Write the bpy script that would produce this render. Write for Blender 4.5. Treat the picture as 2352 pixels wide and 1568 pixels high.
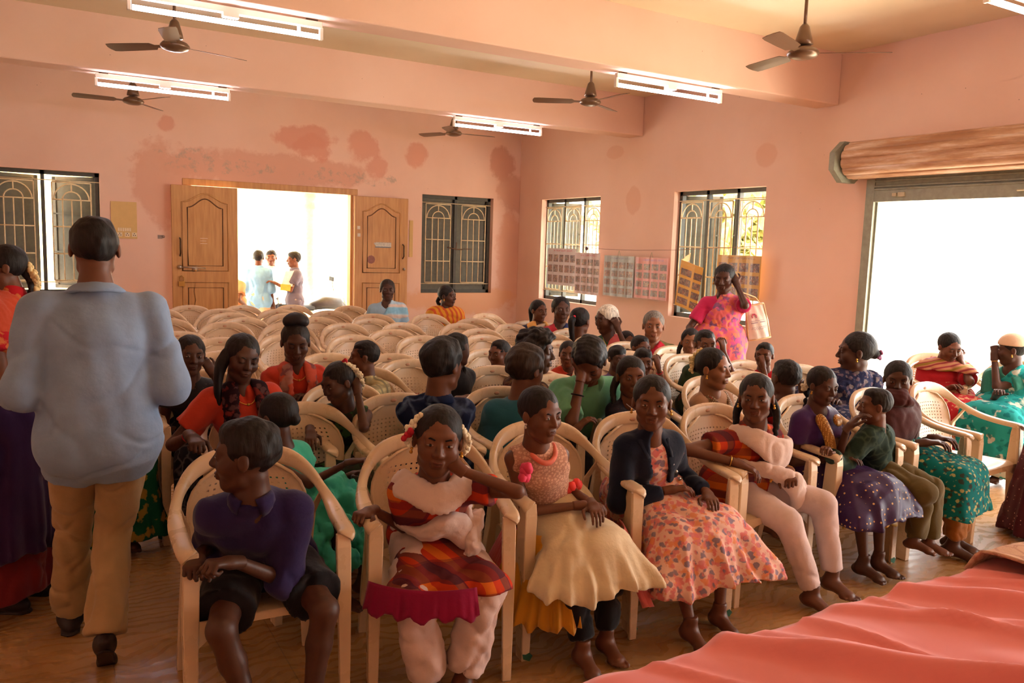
import bpy, math, random
import numpy as np
random.seed(7); RNG = np.random.RandomState(7)
SC = bpy.context.scene
for o in list(bpy.data.objects): bpy.data.objects.remove(o)

# ---------------------------------------------------------------- camera
CAM_F = 1846.54; YAW, PITCH, ROLL = .5302, -.1187, .0319
CAM = np.array([-6.9872, -11.8242, 1.6601])
fw = np.array([math.sin(YAW)*math.cos(PITCH), math.cos(YAW)*math.cos(PITCH), math.sin(PITCH)])
rt = np.array([math.cos(YAW), -math.sin(YAW), 0.]); up = np.cross(rt, fw)
rt, up = rt*math.cos(ROLL)+up*math.sin(ROLL), -rt*math.sin(ROLL)+up*math.cos(ROLL)
cd = bpy.data.cameras.new('camera'); cam = bpy.data.objects.new('camera', cd)
SC.collection.objects.link(cam); SC.camera = cam
from mathutils import Matrix, Vector
cam.matrix_world = Matrix(((rt[0], up[0], -fw[0], CAM[0]), (rt[1], up[1], -fw[1], CAM[1]), (rt[2], up[2], -fw[2], CAM[2]), (0, 0, 0, 1)))
cd.sensor_width = 36; cd.lens = CAM_F/2352*36; cd.clip_start = .05; cd.clip_end = 200
cd.dof.use_dof = False

# ---------------------------------------------------------------- light and exposure
SC.view_settings.view_transform = 'Standard'; SC.view_settings.look = 'None'
SC.view_settings.gamma = 1; SC.view_settings.use_curve_mapping = False
SC.view_settings.exposure = 1.2
W = bpy.data.worlds.new('daylight'); SC.world = W; W.use_nodes = True
wn = W.node_tree; bg = wn.nodes['Background']
bg.inputs[0].default_value = (1, .965, .915, 1); bg.inputs[1].default_value = 5.0
sun = bpy.data.lights.new('sun', 'SUN'); sun.energy = 12; sun.angle = .02; sun.color = (1, .93, .8)
so = bpy.data.objects.new('sun', sun); SC.collection.objects.link(so)
so.rotation_euler = (math.radians(-14), math.radians(-10), 0)   # high sun: nothing of it reaches the room directly
def portal(loc, rot, sx, sy):
    l = bpy.data.lights.new('daylight_portal', 'AREA'); l.shape = 'RECTANGLE'; l.size = sx; l.size_y = sy
    l.cycles.is_portal = True
    o = bpy.data.objects.new('daylight_portal', l); SC.collection.objects.link(o); o.location = loc; o.rotation_euler = rot
R90 = math.pi/2
portal((.32, -9.0, 1.1), (0, R90, 0), 2.2, 4.5)       # roller shutter opening (light goes to -X)
portal((-3.8, .32, 1.17), (-R90, 0, 0), 1.75, 2.34)      # main door (light goes to -Y)
portal((.32, -4.63, 1.62), (0, R90, 0), 1.6, 1.6)
portal((.32, -1.51, 1.62), (0, R90, 0), 1.6, 1.6)
TUBE = 22.0

def at(px, py, Y):
    v = fw*CAM_F + rt*(px-1176) - up*(py-784)
    return CAM + v*(Y-CAM[1])/v[1]
def atz(px, py, Z):
    v = fw*CAM_F + rt*(px-1176) - up*(py-784)
    return CAM + v*(Z-CAM[2])/v[2]
def depth(P): return float((np.asarray(P)-CAM) @ fw)

# ---------------------------------------------------------------- materials
def srgb(r, g, b):
    return tuple((c/12.92 if c <= .04045 else ((c+.055)/1.055)**2.4) for c in (r/255, g/255, b/255))+(1,)
class NT:
    def __init__(s, name, rough=.6, spec=.4):
        s.m = bpy.data.materials.new(name); s.m.use_nodes = True; s.t = s.m.node_tree; s.n = s.t.nodes
        s.b = s.n['Principled BSDF']; s.b.inputs['Roughness'].default_value = rough
        s.b.inputs['Specular IOR Level'].default_value = spec
        s.tc = s.n.new('ShaderNodeTexCoord')
    def L(s, a, b): s.t.links.new(a, b)
    def set(s, i, v):
        if isinstance(v, bpy.types.NodeSocket): s.L(v, i)
        else: i.default_value = v
    def obj(s): return s.tc.outputs['Object']
    def sep(s, v=None):
        n = s.n.new('ShaderNodeSeparateXYZ'); s.L(v or s.obj(), n.inputs[0]); return n.outputs
    def comb(s, x, y, z):
        n = s.n.new('ShaderNodeCombineXYZ'); [s.set(n.inputs[i], v) for i, v in enumerate((x, y, z))]; return n.outputs[0]
    def noise(s, scale, detail=3, vec=None, rough=.5, out='Fac'):
        n = s.n.new('ShaderNodeTexNoise'); n.inputs['Scale'].default_value = scale; n.inputs['Detail'].default_value = detail
        n.inputs['Roughness'].default_value = rough
        s.L(vec or s.obj(), n.inputs['Vector']); return n.outputs[out]
    def vor(s, scale, vec=None, feat='F1', out='Distance', rnd=1.):
        n = s.n.new('ShaderNodeTexVoronoi'); n.feature = feat; n.inputs['Scale'].default_value = scale
        n.inputs['Randomness'].default_value = rnd
        s.L(vec or s.obj(), n.inputs['Vector']); return n.outputs[out]
    def math(s, op, a, b=0., c=0.):
        n = s.n.new('ShaderNodeMath'); n.operation = op
        s.set(n.inputs[0], a); s.set(n.inputs[1], b); s.set(n.inputs[2], c); return n.outputs[0]
    def vmath(s, op, a, b):
        n = s.n.new('ShaderNodeVectorMath'); n.operation = op; s.set(n.inputs[0], a); s.set(n.inputs[1], b); return n.outputs[0]
    def ramp(s, f, stops, interp='LINEAR'):
        n = s.n.new('ShaderNodeValToRGB'); n.color_ramp.interpolation = interp; e = n.color_ramp.elements
        while len(e) < len(stops): e.new(.5)
        for q, (p, c) in zip(e, stops):
            q.position = p; q.color = c if len(c) == 4 else tuple(c)+(1,)
        s.set(n.inputs[0], f); return n.outputs[0]
    def mix(s, f, a, b, mode='MIX'):
        n = s.n.new('ShaderNodeMix'); n.data_type = 'RGBA'; n.blend_type = mode
        s.set(n.inputs[0], f); s.set(n.inputs[6], a); s.set(n.inputs[7], b); return n.outputs[2]
    def map(s, scale=(1, 1, 1), rot=(0, 0, 0), loc=(0, 0, 0), vec=None):
        n = s.n.new('ShaderNodeMapping'); n.inputs['Scale'].default_value = scale; n.inputs['Rotation'].default_value = rot
        n.inputs['Location'].default_value = loc
        s.L(vec or s.obj(), n.inputs[0]); return n.outputs[0]
    def col(s, v): s.set(s.b.inputs['Base Color'], v); return s
    def bump(s, h, strength=.3, dist=.01):
        n = s.n.new('ShaderNodeBump'); n.inputs['Strength'].default_value = strength; n.inputs['Distance'].default_value = dist
        s.set(n.inputs['Height'], h); s.L(n.outputs[0], s.b.inputs['Normal']); return s
    def fine(s, **k):
        for a, v in k.items(): s.b.inputs[a.replace('_', ' ')].default_value = v
        return s
MC = {}
def cached(f):
    def g(*a, **k):
        key = f.__name__+repr(a)+repr(sorted(k.items()))
        if key not in MC: MC[key] = f(*a, **k)
        return MC[key]
    return g
@cached
def plain(name, c, rough=.6, spec=.4, var=.12, sc=20.):
    t = NT(name, rough, spec); c = srgb(*c)
    d = tuple(x*(1-var) for x in c[:3])+(1,); e = tuple(min(1, x*(1+var)) for x in c[:3])+(1,)
    t.col(t.ramp(t.noise(sc), [(.3, d), (.7, e)])); return t.m
@cached
def cloth(name, c, weave=420., rough=.85, var=.10):
    t = NT(name, rough, .15); c = srgb(*c)
    d = tuple(x*(1-var) for x in c[:3])+(1,); e = tuple(min(1, x*(1+var)) for x in c[:3])+(1,)
    t.col(t.ramp(t.noise(9., 4), [(.3, d), (.7, e)]))
    t.fine(Sheen_Weight=.15); t.bump(t.noise(60., 4), .25, .006); return t.m
@cached
def skin(name, c):
    t = NT(name, .48, .35); c = srgb(*c)
    d = tuple(x*.85 for x in c[:3])+(1,); e = (c[0]*1.12, c[1]*1.08, c[2]*1.05, 1)
    t.col(t.ramp(t.noise(14., 4), [(.3, d), (.7, e)])); t.bump(t.noise(160., 2), .08, .002); return t.m
@cached
def hairm(name, c, rough=.6):
    t = NT(name, rough, .3); c = srgb(*c)
    v = t.map((90, 90, 14)); t.col(t.ramp(t.noise(1., 3, v), [(.35, tuple(x*.6 for x in c[:3])+(1,)), (.7, tuple(x*1.5 for x in c[:3])+(1,))]))
    t.bump(t.noise(1., 3, v), .5, .006); return t.m
def wavec(t, x, freq, duty):   # 0/1 stripes along a coordinate
    f = t.math('FRACT', t.math('MULTIPLY', x, freq)); return t.math('LESS_THAN', f, duty)
@cached
def plaid(name, base, s1, s2, s3=None, f=12., dark=(40, 25, 45)):
    t = NT(name, .85, .1); o = t.sep()
    h = t.math('ADD', o[0], t.math('MULTIPLY', o[1], .55))
    a = wavec(t, h, f, .5); b = wavec(t, o[2], f, .5); c = wavec(t, h, f*.5, .3); d = wavec(t, o[2], f*.5, .28)
    col = t.mix(t.math('MULTIPLY', a, .8), srgb(*base), srgb(*s1)); col = t.mix(t.math('MULTIPLY', b, .55), col, srgb(*s2))
    col = t.mix(t.math('MULTIPLY', c, .7), col, srgb(*(s3 or dark))); col = t.mix(t.math('MULTIPLY', d, .5), col, srgb(*dark))
    t.col(col); t.bump(t.noise(60., 3), .2, .005); return t.m
@cached
def floral(name, base, cols, scale=26., thr=.33):
    t = NT(name, .85, .1); wv = t.vmath('ADD', t.obj(), t.vmath('MULTIPLY', t.noise(scale*1.6, 3, out='Color'), (.35/scale,)*3))
    col = srgb(*base)
    for i, c in enumerate(cols):
        v = t.map(loc=(3.7*i+.3, 1.9*i, 5.1*i), vec=wv); dist = t.vor(scale*(1+.30*i), v); n = t.noise(scale*2.4, 4, v)
        m = t.ramp(t.math('ADD', dist, t.math('MULTIPLY', t.math('SUBTRACT', n, .5), .9)), [(thr, (1, 1, 1)), (thr+.10, (0, 0, 0))])
        col = t.mix(t.math('MULTIPLY', m, .85), col, srgb(*c))
    t.col(col); t.bump(t.noise(50., 3), .2, .005); return t.m
@cached
def dots(name, base, c, scale=30., r=.22, rough=.6):
    t = NT(name, rough, .3); d = t.vor(scale, rnd=.25)
    t.col(t.mix(t.math('LESS_THAN', d, r), srgb(*base), srgb(*c))); t.bump(t.noise(50., 3), .2, .005); return t.m
@cached
def stripes(name, c1, c2, f=22., ax=0, c3=None, duty=.45):
    t = NT(name, .8, .15); o = t.sep(); n = t.noise(6., 2)
    x = t.math('ADD', t.math('ADD', o[ax], t.math('MULTIPLY', o[1] if ax != 1 else o[0], .45)), t.math('MULTIPLY', n, .03))
    col = t.mix(wavec(t, x, f, duty), srgb(*c1), srgb(*c2))
    if c3: col = t.mix(wavec(t, x, f*.37, .2), col, srgb(*c3))
    t.col(col); t.bump(t.noise(60., 3), .2, .005); return t.m
@cached
def batik(name, base, c, scale=9., w=.035):
    t = NT(name, .8, .15); v = t.vmath('ADD', t.obj(), t.vmath('MULTIPLY', t.noise(12., 3, out='Color'), (.08, .08, .08)))
    d = t.vor(scale, v, 'DISTANCE_TO_EDGE'); k = t.ramp(d, [(0, (1, 1, 1)), (w*2.2, (0, 0, 0))])
    k = t.math('MULTIPLY', k, t.noise(7., 2)); t.col(t.mix(k, srgb(*base), srgb(*c))); t.bump(t.noise(50., 3), .2, .005); return t.m
@cached
def sheer(name, c, alpha=.75):
    t = NT(name, .7, .2); t.col(srgb(*c)); t.b.inputs['Alpha'].default_value = alpha
    t.fine(Sheen_Weight=.3); t.bump(t.noise(70., 3), .3, .006); return t.m
@cached
def metal(name, c, rough=.35):
    t = NT(name, rough); t.col(srgb(*c)); t.fine(Metallic=1.); return t.m

# ---------------------------------------------------------------- mesh helpers
COL = SC.collection
def mk(name, V, F, mats, parent=None, loc=None, smooth=True, mi=None):
    V = np.asarray(V, np.float32).reshape(-1, 3)
    me = bpy.data.meshes.new(name)
    if isinstance(F, np.ndarray) and F.ndim == 2:
        k = F.shape[1]; n = len(F)
        me.vertices.add(len(V)); me.vertices.foreach_set('co', V.ravel())
        me.loops.add(n*k); me.loops.foreach_set('vertex_index', F.astype(np.int32).ravel())
        me.polygons.add(n); me.polygons.foreach_set('loop_start', np.arange(0, n*k, k, dtype=np.int32))
        if mi is not None: me.polygons.foreach_set('material_index', np.asarray(mi, np.int32))
        me.update(calc_edges=True)
    else:
        me.from_pydata(V.tolist(), [], [tuple(int(i) for i in f) for f in F])
        if mi is not None: me.polygons.foreach_set('material_index', np.asarray(mi, np.int32))
        me.update()
    me.validate()
    me.polygons.foreach_set('use_smooth', [smooth]*len(me.polygons))
    for m in (mats if isinstance(mats, (list, tuple)) else [mats]): me.materials.append(m)
    o = bpy.data.objects.new(name, me); COL.objects.link(o)
    if parent: o.parent = parent
    if loc is not None: o.location = loc
    return o
def empty(name, loc, label=None, cat=None, group=None, rz=0):
    o = bpy.data.objects.new(name, None); COL.objects.link(o); o.location = loc; o.rotation_euler.z = rz
    o.empty_display_size = .1
    return tag(o, label, cat, group)
def tag(o, label=None, cat=None, group=None, kind=None):
    if label: o['label'] = label
    if cat: o['category'] = cat
    if group: o['group'] = group
    if kind: o['kind'] = kind
    return o
class B:
    """collects boxes, tubes, prisms into one mesh"""
    def __init__(s): s.V = []; s.F = []; s.M = []; s.mi = 0
    def add(s, V, F):
        n = len(s.V); s.V += [tuple(v) for v in V]; s.F += [tuple(i+n for i in f) for f in F]; s.M += [s.mi]*len(F); return s
    def box(s, x0, x1, y0, y1, z0, z1):
        V = [(x, y, z) for x in (x0, x1) for y in (y0, y1) for z in (z0, z1)]
        return s.add(V, [(0, 1, 3, 2), (4, 6, 7, 5), (0, 4, 5, 1), (2, 3, 7, 6), (0, 2, 6, 4), (1, 5, 7, 3)])
    def obox(s, c, ax, ay, az, sx, sy, sz):
        c, ax, ay, az = map(np.array, (c, ax, ay, az))
        V = [c+ax*i*sx/2+ay*j*sy/2+az*k*sz/2 for i in (-1, 1) for j in (-1, 1) for k in (-1, 1)]
        return s.add(V, [(0, 1, 3, 2), (4, 6, 7, 5), (0, 4, 5, 1), (2, 3, 7, 6), (0, 2, 6, 4), (1, 5, 7, 3)])
    def tube(s, pts, r, n=8, closed=False, flat=1., upv=(0, 0, 1)):
        pts = [np.array(p, float) for p in pts]; m = len(pts)
        rr = r if hasattr(r, '__len__') else [r]*m
        V = []; prev = None
        for i, p in enumerate(pts):
            if closed: t = pts[(i+1) % m]-pts[i-1]
            else: t = pts[min(i+1, m-1)]-pts[max(i-1, 0)]
            t = t/(np.linalg.norm(t)+1e-9)
            a = np.array(upv, float) if prev is None else prev
            a = a-t*(a@t)
            if np.linalg.norm(a) < 1e-3: a = np.cross(t, (1, .2, .1))
            a /= np.linalg.norm(a); prev = a; b = np.cross(t, a)
            for k in range(n):
                an = 2*math.pi*k/n; V.append(p+rr[i]*(a*math.cos(an)*flat+b*math.sin(an)))
        F = []
        for i in range(m if closed else m-1):
            j = (i+1) % m
            for k in range(n): F.append((i*n+k, i*n+(k+1) % n, j*n+(k+1) % n, j*n+k))
        if not closed: F += [tuple(range(n))[::-1], tuple(range((m-1)*n, m*n))]
        return s.add(V, F)
    def lathe(s, prof, c=(0, 0, 0), n=20):
        V = [(c[0]+r*math.cos(2*math.pi*k/n), c[1]+r*math.sin(2*math.pi*k/n), c[2]+z) for r, z in prof for k in range(n)]
        F = [(i*n+k, i*n+(k+1) % n, (i+1)*n+(k+1) % n, (i+1)*n+k) for i in range(len(prof)-1) for k in range(n)]
        F += [tuple(range(n))[::-1], tuple(range((len(prof)-1)*n, len(prof)*n))]
        return s.add(V, F)
    def ball(s, c, r, n=8, m=6, sc=(1, 1, 1), A=None):
        V = []
        for i in range(m+1):
            th = math.pi*i/m
            for k in range(n):
                ph = 2*math.pi*k/n; v = np.array([math.sin(th)*math.cos(ph)*sc[0], math.sin(th)*math.sin(ph)*sc[1], math.cos(th)*sc[2]])*r
                if A is not None: v = A @ v
                V.append(np.array(c)+v)
        return s.add(V, [(i*n+k, i*n+(k+1) % n, (i+1)*n+(k+1) % n, (i+1)*n+k) for i in range(m) for k in range(n)])
    def build(s, name, mats, parent=None, loc=None, smooth=False):
        return mk(name, s.V, s.F, mats, parent, loc, smooth, s.M)
def struct(o): return tag(o, kind='structure')
def bevel(o, w=.004, seg=2):
    m = o.modifiers.new('bevel', 'BEVEL'); m.width = w; m.segments = seg; m.limit_method = 'ANGLE'; return o
# ================================================================ the room
XL, YF, ZC, ZB = -9.8, -14.2, 3.668, 3.164
def wallmat():
    t = NT('peach_plaster', .85, .2); o = t.sep()
    a = t.ramp(t.noise(1.1, 5), [(.3, srgb(236, 196, 174)), (.7, srgb(243, 207, 188))])
    # damp patches on the back wall (own shapes, around and above the door)
    x, y, z = o[0], o[1], o[2]
    wob = t.noise(3.2, 7, rough=.65)
    def blob(cx, cz, rx, rz, w=.55):
        dx = t.math('DIVIDE', t.math('SUBTRACT', x, cx), rx); dz = t.math('DIVIDE', t.math('SUBTRACT', z, cz), rz)
        d = t.math('ADD', t.math('MULTIPLY', dx, dx), t.math('MULTIPLY', dz, dz))
        return t.math('ADD', d, t.math('MULTIPLY', t.math('SUBTRACT', wob, .5), w*5))
    onback = t.math('GREATER_THAN', y, -.02)
    col = a
    for cx, cz, rx, rz, c in ((-4.2, 2.62, 1.7, .26, (224, 172, 150)), (-5.55, 2.35, .42, .62, (226, 174, 150)), (-3.62, 3.12, .50, .2, (224, 160, 138)), (-3.5, 2.98, .3, .2, (224, 160, 138)),
                              (-2.75, 3.05, .26, .25, (226, 166, 144)), (-2.55, 2.75, .2, .2, (226, 166, 144)), (-1.9, 3.02, .2, .22, (226, 164, 140)), (-5.5, 3.12, .12, .12, (226, 166, 144)),
                              (-.35, 3.0, .25, .3, (216, 160, 136)), (-.1, 2.5, .35, .35, (220, 170, 146)), (-.15, 1.4, .3, .9, (230, 178, 152)), (-1.1, .75, 1.2, .25, (234, 180, 140))):
        m = t.math('MULTIPLY', t.ramp(blob(cx, cz, rx, rz), [(.6, (1, 1, 1)), (1.0, (0, 0, 0))]), onback)
        col = t.mix(t.math('MULTIPLY', m, .85), col, srgb(*c))
    for cx, cz, rx, rz in ((-4.7, 2.62, .9, .12), (-2.9, 2.6, .8, .13), (-5.2, 2.75, .5, .08)):
        n2 = t.noise(9., 6, rough=.7)
        m = t.ramp(blob(cx, cz, rx, rz, .8), [(.6, (1, 1, 1)), (.9, (0, 0, 0))])
        m = t.math('MULTIPLY', t.math('MULTIPLY', m, t.ramp(n2, [(.5, (0, 0, 0)), (.62, (1, 1, 1))])), onback)
        col = t.mix(t.math('MULTIPLY', m, .7), col, srgb(186, 168, 152))
    # small stains on the side wall
    for cy, cz, ry, rz in ((-3.05, 2.32, .17, .2), (-5.35, 2.75, .16, .14), (-2.6, 3.0, .2, .1)):
        dy = t.math('DIVIDE', t.math('SUBTRACT', y, cy), ry); dz = t.math('DIVIDE', t.math('SUBTRACT', z, cz), rz)
        d = t.math('ADD', t.math('ADD', t.math('MULTIPLY', dy, dy), t.math('MULTIPLY', dz, dz)), t.math('MULTIPLY', t.math('SUBTRACT', wob, .5), 1.4))
        m = t.math('MULTIPLY', t.ramp(d, [(.7, (1, 1, 1)), (1., (0, 0, 0))]), t.math('GREATER_THAN', x, -.02))
        col = t.mix(t.math('MULTIPLY', m, .5), col, srgb(228, 174, 146))
    sp = t.math('LESS_THAN', t.vor(5., rnd=1.), .022); col = t.mix(t.math('MULTIPLY', sp, .6), col, srgb(120, 80, 60))
    t.col(col); t.bump(t.noise(7., 6), .12, .02); return t.m
WALL = wallmat()
def ceilmat():
    t = NT('cream_ceiling', .85, .2); t.col(t.ramp(t.noise(1.3, 5), [(.3, srgb(236, 218, 184)), (.7, srgb(244, 228, 198))])); t.bump(t.noise(6., 5), .1, .02); return t.m
CEIL = ceilmat()
def floormat():
    t = NT('tan_tiles', .28, .5); o = t.sep()
    r = t.noise(2.2, 4); sw = t.vmath('ADD', t.obj(), t.vmath('MULTIPLY', t.noise(1.3, 3, out='Color'), (.5, .5, 0)))
    n = t.n.new('ShaderNodeTexWave'); n.wave_type = 'RINGS'; n.inputs['Scale'].default_value = 5.5; n.inputs['Distortion'].default_value = 9; n.inputs['Detail'].default_value = 3
    t.L(sw, n.inputs['Vector'])
    c = t.ramp(r, [(.3, srgb(156, 112, 66)), (.7, srgb(184, 138, 88))])
    c = t.mix(t.math('MULTIPLY', n.outputs['Fac'], .10), c, srgb(205, 165, 112))
    jx = t.math('LESS_THAN', t.math('FRACT', t.math('MULTIPLY', t.math('ADD', o[0], 50), 1/.6)), .008)
    jy = t.math('LESS_THAN', t.math('FRACT', t.math('MULTIPLY', t.math('ADD', o[1], 50), 1/.6)), .008)
    c = t.mix(t.math('MULTIPLY', t.math('MAXIMUM', jx, jy), .5), c, srgb(110, 80, 50))
    t.col(c); t.set(t.b.inputs['Roughness'], t.ramp(n.outputs['Fac'], [(.2, (.26, .26, .26)), (.8, (.36, .36, .36))])); return t.m
TH = .28
def wall_with_holes(name, axis, a0, a1, z0, z1, holes, off, th):
    """axis 'x': wall in the XZ plane at y from off to off+th; axis 'y': wall in YZ at x"""
    b = B(); hs = sorted(holes)
    def bx(p, q, r, s):
        if q-p < 1e-6 or s-r < 1e-6: return
        if axis == 'x': b.box(p, q, off, off+th, r, s)
        else: b.box(off, off+th, p, q, r, s)
    cur = a0
    for (h0, h1, k0, k1) in hs:
        bx(cur, h0, z0, z1); bx(h0, h1, z0, k0); bx(h0, h1, k1, z1); cur = h1
    bx(cur, a1, z0, z1)
    return struct(b.build(name, WALL))
BH = [(-7.59, -6.31, .86, 2.42), (-5.2, -2.9, 0, 2.34), (-1.775, -.497, .86, 2.42)]
wall_with_holes('wall_back', 'x', XL, TH, -.3, 3.9, BH, 0, TH)
SH = [(-13.0, -6.79, 0, 2.32), (-5.386, -3.873, .82, 2.407), (-2.299, -.719, .82, 2.407)]
wall_with_holes('wall_right', 'y', YF, 0, -.3, 3.9, SH, 0, TH)
struct(B().box(XL-TH, XL, YF, TH, -.3, 3.9).build('wall_left', WALL))
struct(B().box(XL-TH, TH, YF-TH, YF, -.3, 3.9).build('wall_front', WALL))
struct(B().box(XL-TH, TH, YF-TH, TH, -.3, 0).build('floor', floormat()))
struct(B().box(XL-TH, TH, YF-TH, TH, ZC, 3.95).build('ceiling', CEIL))
for i, (y0, y1) in enumerate(((-12.4, -12.12), (-9.33, -9.05), (-6.26, -5.985), (-3.19, -2.9))):
    struct(bevel(B().box(XL, 0, y0, y1, ZB, ZC+.01).build('trim_%d' % (i+1), WALL), .012))

FRM = plain('slate_frame_paint', (82, 84, 78), .5); SHUT = plain('grey_green_shutter', (108, 108, 96), .55)
CREAM = plain('cream_grille_paint', (244, 226, 186), .5)
def flush(b, mode, p0):
    """turn a mesh drawn in (u, depth, z) into world: mode 'x' u=+X depth=+Y ; mode 'y' u=-Y depth=+X"""
    out = []
    for (u, d, z) in b.V:
        out.append((p0[0]+u, p0[1]+d, p0[2]+z) if mode == 'x' else (p0[0]+d, p0[1]-u, p0[2]+z))
    b.V = out; return b
def arch_panel(b, x0, x1, z0, z1, r=.008, d=.0):
    w = x1-x0; cx = (x0+x1)/2; R = w/2-.02; za = z1-.02-R
    def ln(p, q): b.tube([(p[0], d, p[1]), (q[0], d, q[1])], r, 6)
    for p, q in (((x0, z0), (x0, z1)), ((x1, z0), (x1, z1)), ((x0, z1), (x1, z1)), ((x0, z0), (x1, z0)), ((x0, za), (x1, za))): ln(p, q)
    b.tube([(cx+R*math.cos(math.pi*k/14), d, za+R*math.sin(math.pi*k/14)) for k in range(15)], r, 6)
    r2 = R*.52; b.tube([(cx+r2*math.cos(math.pi*k/10), d, za+r2*math.sin(math.pi*k/10)) for k in range(11)], r, 6)
    ln((cx, za+r2), (cx, za+R))
    for u in (-.5, 0, .5): ln((cx+u*r2*2, z0), (cx+u*r2*2, za))
    for k in (1, 2): ln((x0, z0+(za-z0)*k/3), (x1, z0+(za-z0)*k/3))
def window(num, mode, p0, w, h, bays, leaves, swing):
    rec = .10
    fr = B(); f = .05
    fr.box(0, w, rec, rec+.06, h-f, h).box(0, w, rec, rec+.06, 0, f).box(0, f, rec, rec+.06, 0, h).box(w-f, w, rec, rec+.06, 0, h)
    for k in range(1, bays): fr.box(w*k/bays-.022, w*k/bays+.022, rec, rec+.06, 0, h)
    root = struct(flush(fr, mode, p0).build('window_%d' % num, FRM))
    g = B(); gd = rec-.02
    for k in range(bays):
        a = w*k/bays; bb = w*(k+1)/bays; m = (w/bays-.42*(1.28/2)/(.64))/2 if bays == 2 else .06
        m = .10 if bays == 2 else .06
        arch_panel(g, a+m, bb-m, .17, h-.14, .0085, gd)
    g.tube([(.0, gd, h-.12), (w, gd, h-.12)], .006, 6); g.tube([(0, gd, .15), (w, gd, .15)], .006, 6)
    flush(g, mode, p0).build('grille', CREAM, root, smooth=True)
    for k, (ang, hinge) in enumerate(swing):     # hinge: bay edge position, ang: opening angle outward, sign by side
        if ang is None: continue
        s = B(); x0, side = hinge; lw = w/bays-.03; ca, sa = math.cos(ang), math.sin(ang)
        def P(u, dd, z): return (x0+side*(u*ca-dd*sa*1), rec+.05+u*sa+dd*ca, z)
        def bx(u0, u1, d0, d1, z0, z1, s=s):
            V = [P(u, dd, z) for u in (u0, u1) for dd in (d0, d1) for z in (z0, z1)]
            s.add(V, [(0, 1, 3, 2), (4, 6, 7, 5), (0, 4, 5, 1), (2, 3, 7, 6), (0, 2, 6, 4), (1, 5, 7, 3)])
        bx(0, lw, .012, .018, .05, h-.05); bx(0, .045, 0, .03, .05, h-.05); bx(lw-.045, lw, 0, .03, .05, h-.05)
        for zz in (.05, h/3, 2*h/3-.02, h-.095): bx(0, lw, 0, .03, zz, zz+(.045 if zz in (.05, h-.095) else .02))
        flush(s, mode, p0).build('shutter_leaf', SHUT, root)
    return root
window(1, 'x', (-7.59, 0, .86), 1.28, 1.56, 2, 2, [(math.radians(28), (.05, 1)), (math.radians(38), (1.23, -1))])
window(2, 'x', (-1.775, 0, .86), 1.278, 1.56, 2, 2, [(.0, (.035, 1)), (.0, (1.243, -1))])
window(3, 'y', (0, -.719, .82), 1.58, 1.587, 3, 3, [(math.radians(46), (.04, 1)), (None, None), (None, None)])
window(4, 'y', (0, -3.873, .82), 1.513, 1.587, 3, 3, [(math.radians(46), (.04, 1)), (None, None), (math.radians(141), (1.02, 1))])

# small iron bits: latch of window 2
b = B(); b.tube([(-1.30, .05, 1.6), (-1.15, .03, 1.57), (-1.02, .04, 1.57)], .009, 6); b.tube([(-1.15, .03, 1.57), (-1.13, .06, 1.68)], .007, 6)
b.tube([(-1.0, .045, 1.58), (-.86, .05, 1.58)], .006, 6)
tag(b.build('window_latch', metal('rusty_iron', (120, 90, 70), .6)), 'rusty iron latch tied across the closed grey window right of the wooden door', 'latch')

# ---- double door with carved panels
def woodmat():
    t = NT('varnished_teak', .42, .4); v = t.map((14, 14, 1.2)); c = t.ramp(t.noise(2., 5, v), [(.3, srgb(188, 134, 78)), (.7, srgb(212, 162, 102))])
    t.col(c); t.bump(t.noise(2., 4, v), .1, .004); return t.m
WOOD = woodmat(); WDARK = plain('dark_groove', (112, 74, 42), .6)
fr = B(); fr.box(-5.31, -2.84, -.015, .16, 2.335, 2.425).box(-5.31, -5.2, .02, .16, 0, 2.34).box(-2.94, -2.86, .02, .16, 0, 2.34)
door = struct(bevel(fr.build('door_1', WOOD), .006))
def leaf(name, x0, x1, y, ztop, mir, skew=0., sag=0.):
    w = x1-x0; L = B(); L.box(0, w, 0, .035, .02, ztop)
    o = bevel(L.build(name, WOOD, door, (x0, y, 0)), .004); o.rotation_euler.z = skew
    # carved moulding outlines
    for (z0, z1, arch) in ((1.18, ztop-.12, 1), (.12, 1.02, 0)):
        for ins, r in ((.13, .011), (.20, .008)):
            a, c = ins, w-ins; pts = [(a, 0, z0+ins-.13), (c, 0, z0+ins-.13), (c, 0, z1-(.10 if arch else 0)-(ins-.13))]
            if arch:
                n = 18; zt = z1-.10-(ins-.13)
                for k in range(1, n): u = k/n; pts.append((c+(a-c)*u, 0, zt+.12*(math.sin(math.pi*u)**2.2)))
            pts.append((a, 0, z1-(.10 if arch else 0)-(ins-.13)))
            m = B(); m.tube([(p[0], -.002, p[2]) for p in pts], r, 6, closed=True); m.build('moulding', WDARK if ins > .15 else WOOD, o, smooth=True)
    return o
STEEL = metal('worn_steel', (190, 185, 175), .3); BRONZE = metal('dark_bronze', (90, 75, 60), .4)
lf = leaf('door_leaf', -5.47, -4.615, -.13, 2.325, 0)
hb = B(); hb.tube([(.10, 0, 1.62), (.10, -.05, 1.60), (.10, -.055, 1.42), (.10, 0, 1.38)], .011, 8); hb.build('door_handle', BRONZE, lf, smooth=True)
hb = B(); hb.tube([(.06, -.02, 1.23), (.42, -.02, 1.22)], .009, 8); hb.ball((.09, -.022, 1.23), .03); hb.box(.25, .32, -.012, .0, 1.17, 1.24); hb.build('sliding_bolt', STEEL, lf, smooth=True)
pk = B(); pk.box(.07, .15, -.04, -.01, .97, 1.04); pk.tube([(.085, -.025, 1.04), (.085, -.025, 1.09), (.11, -.025, 1.115), (.135, -.025, 1.09), (.135, -.025, 1.04)], .007, 6)
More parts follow.
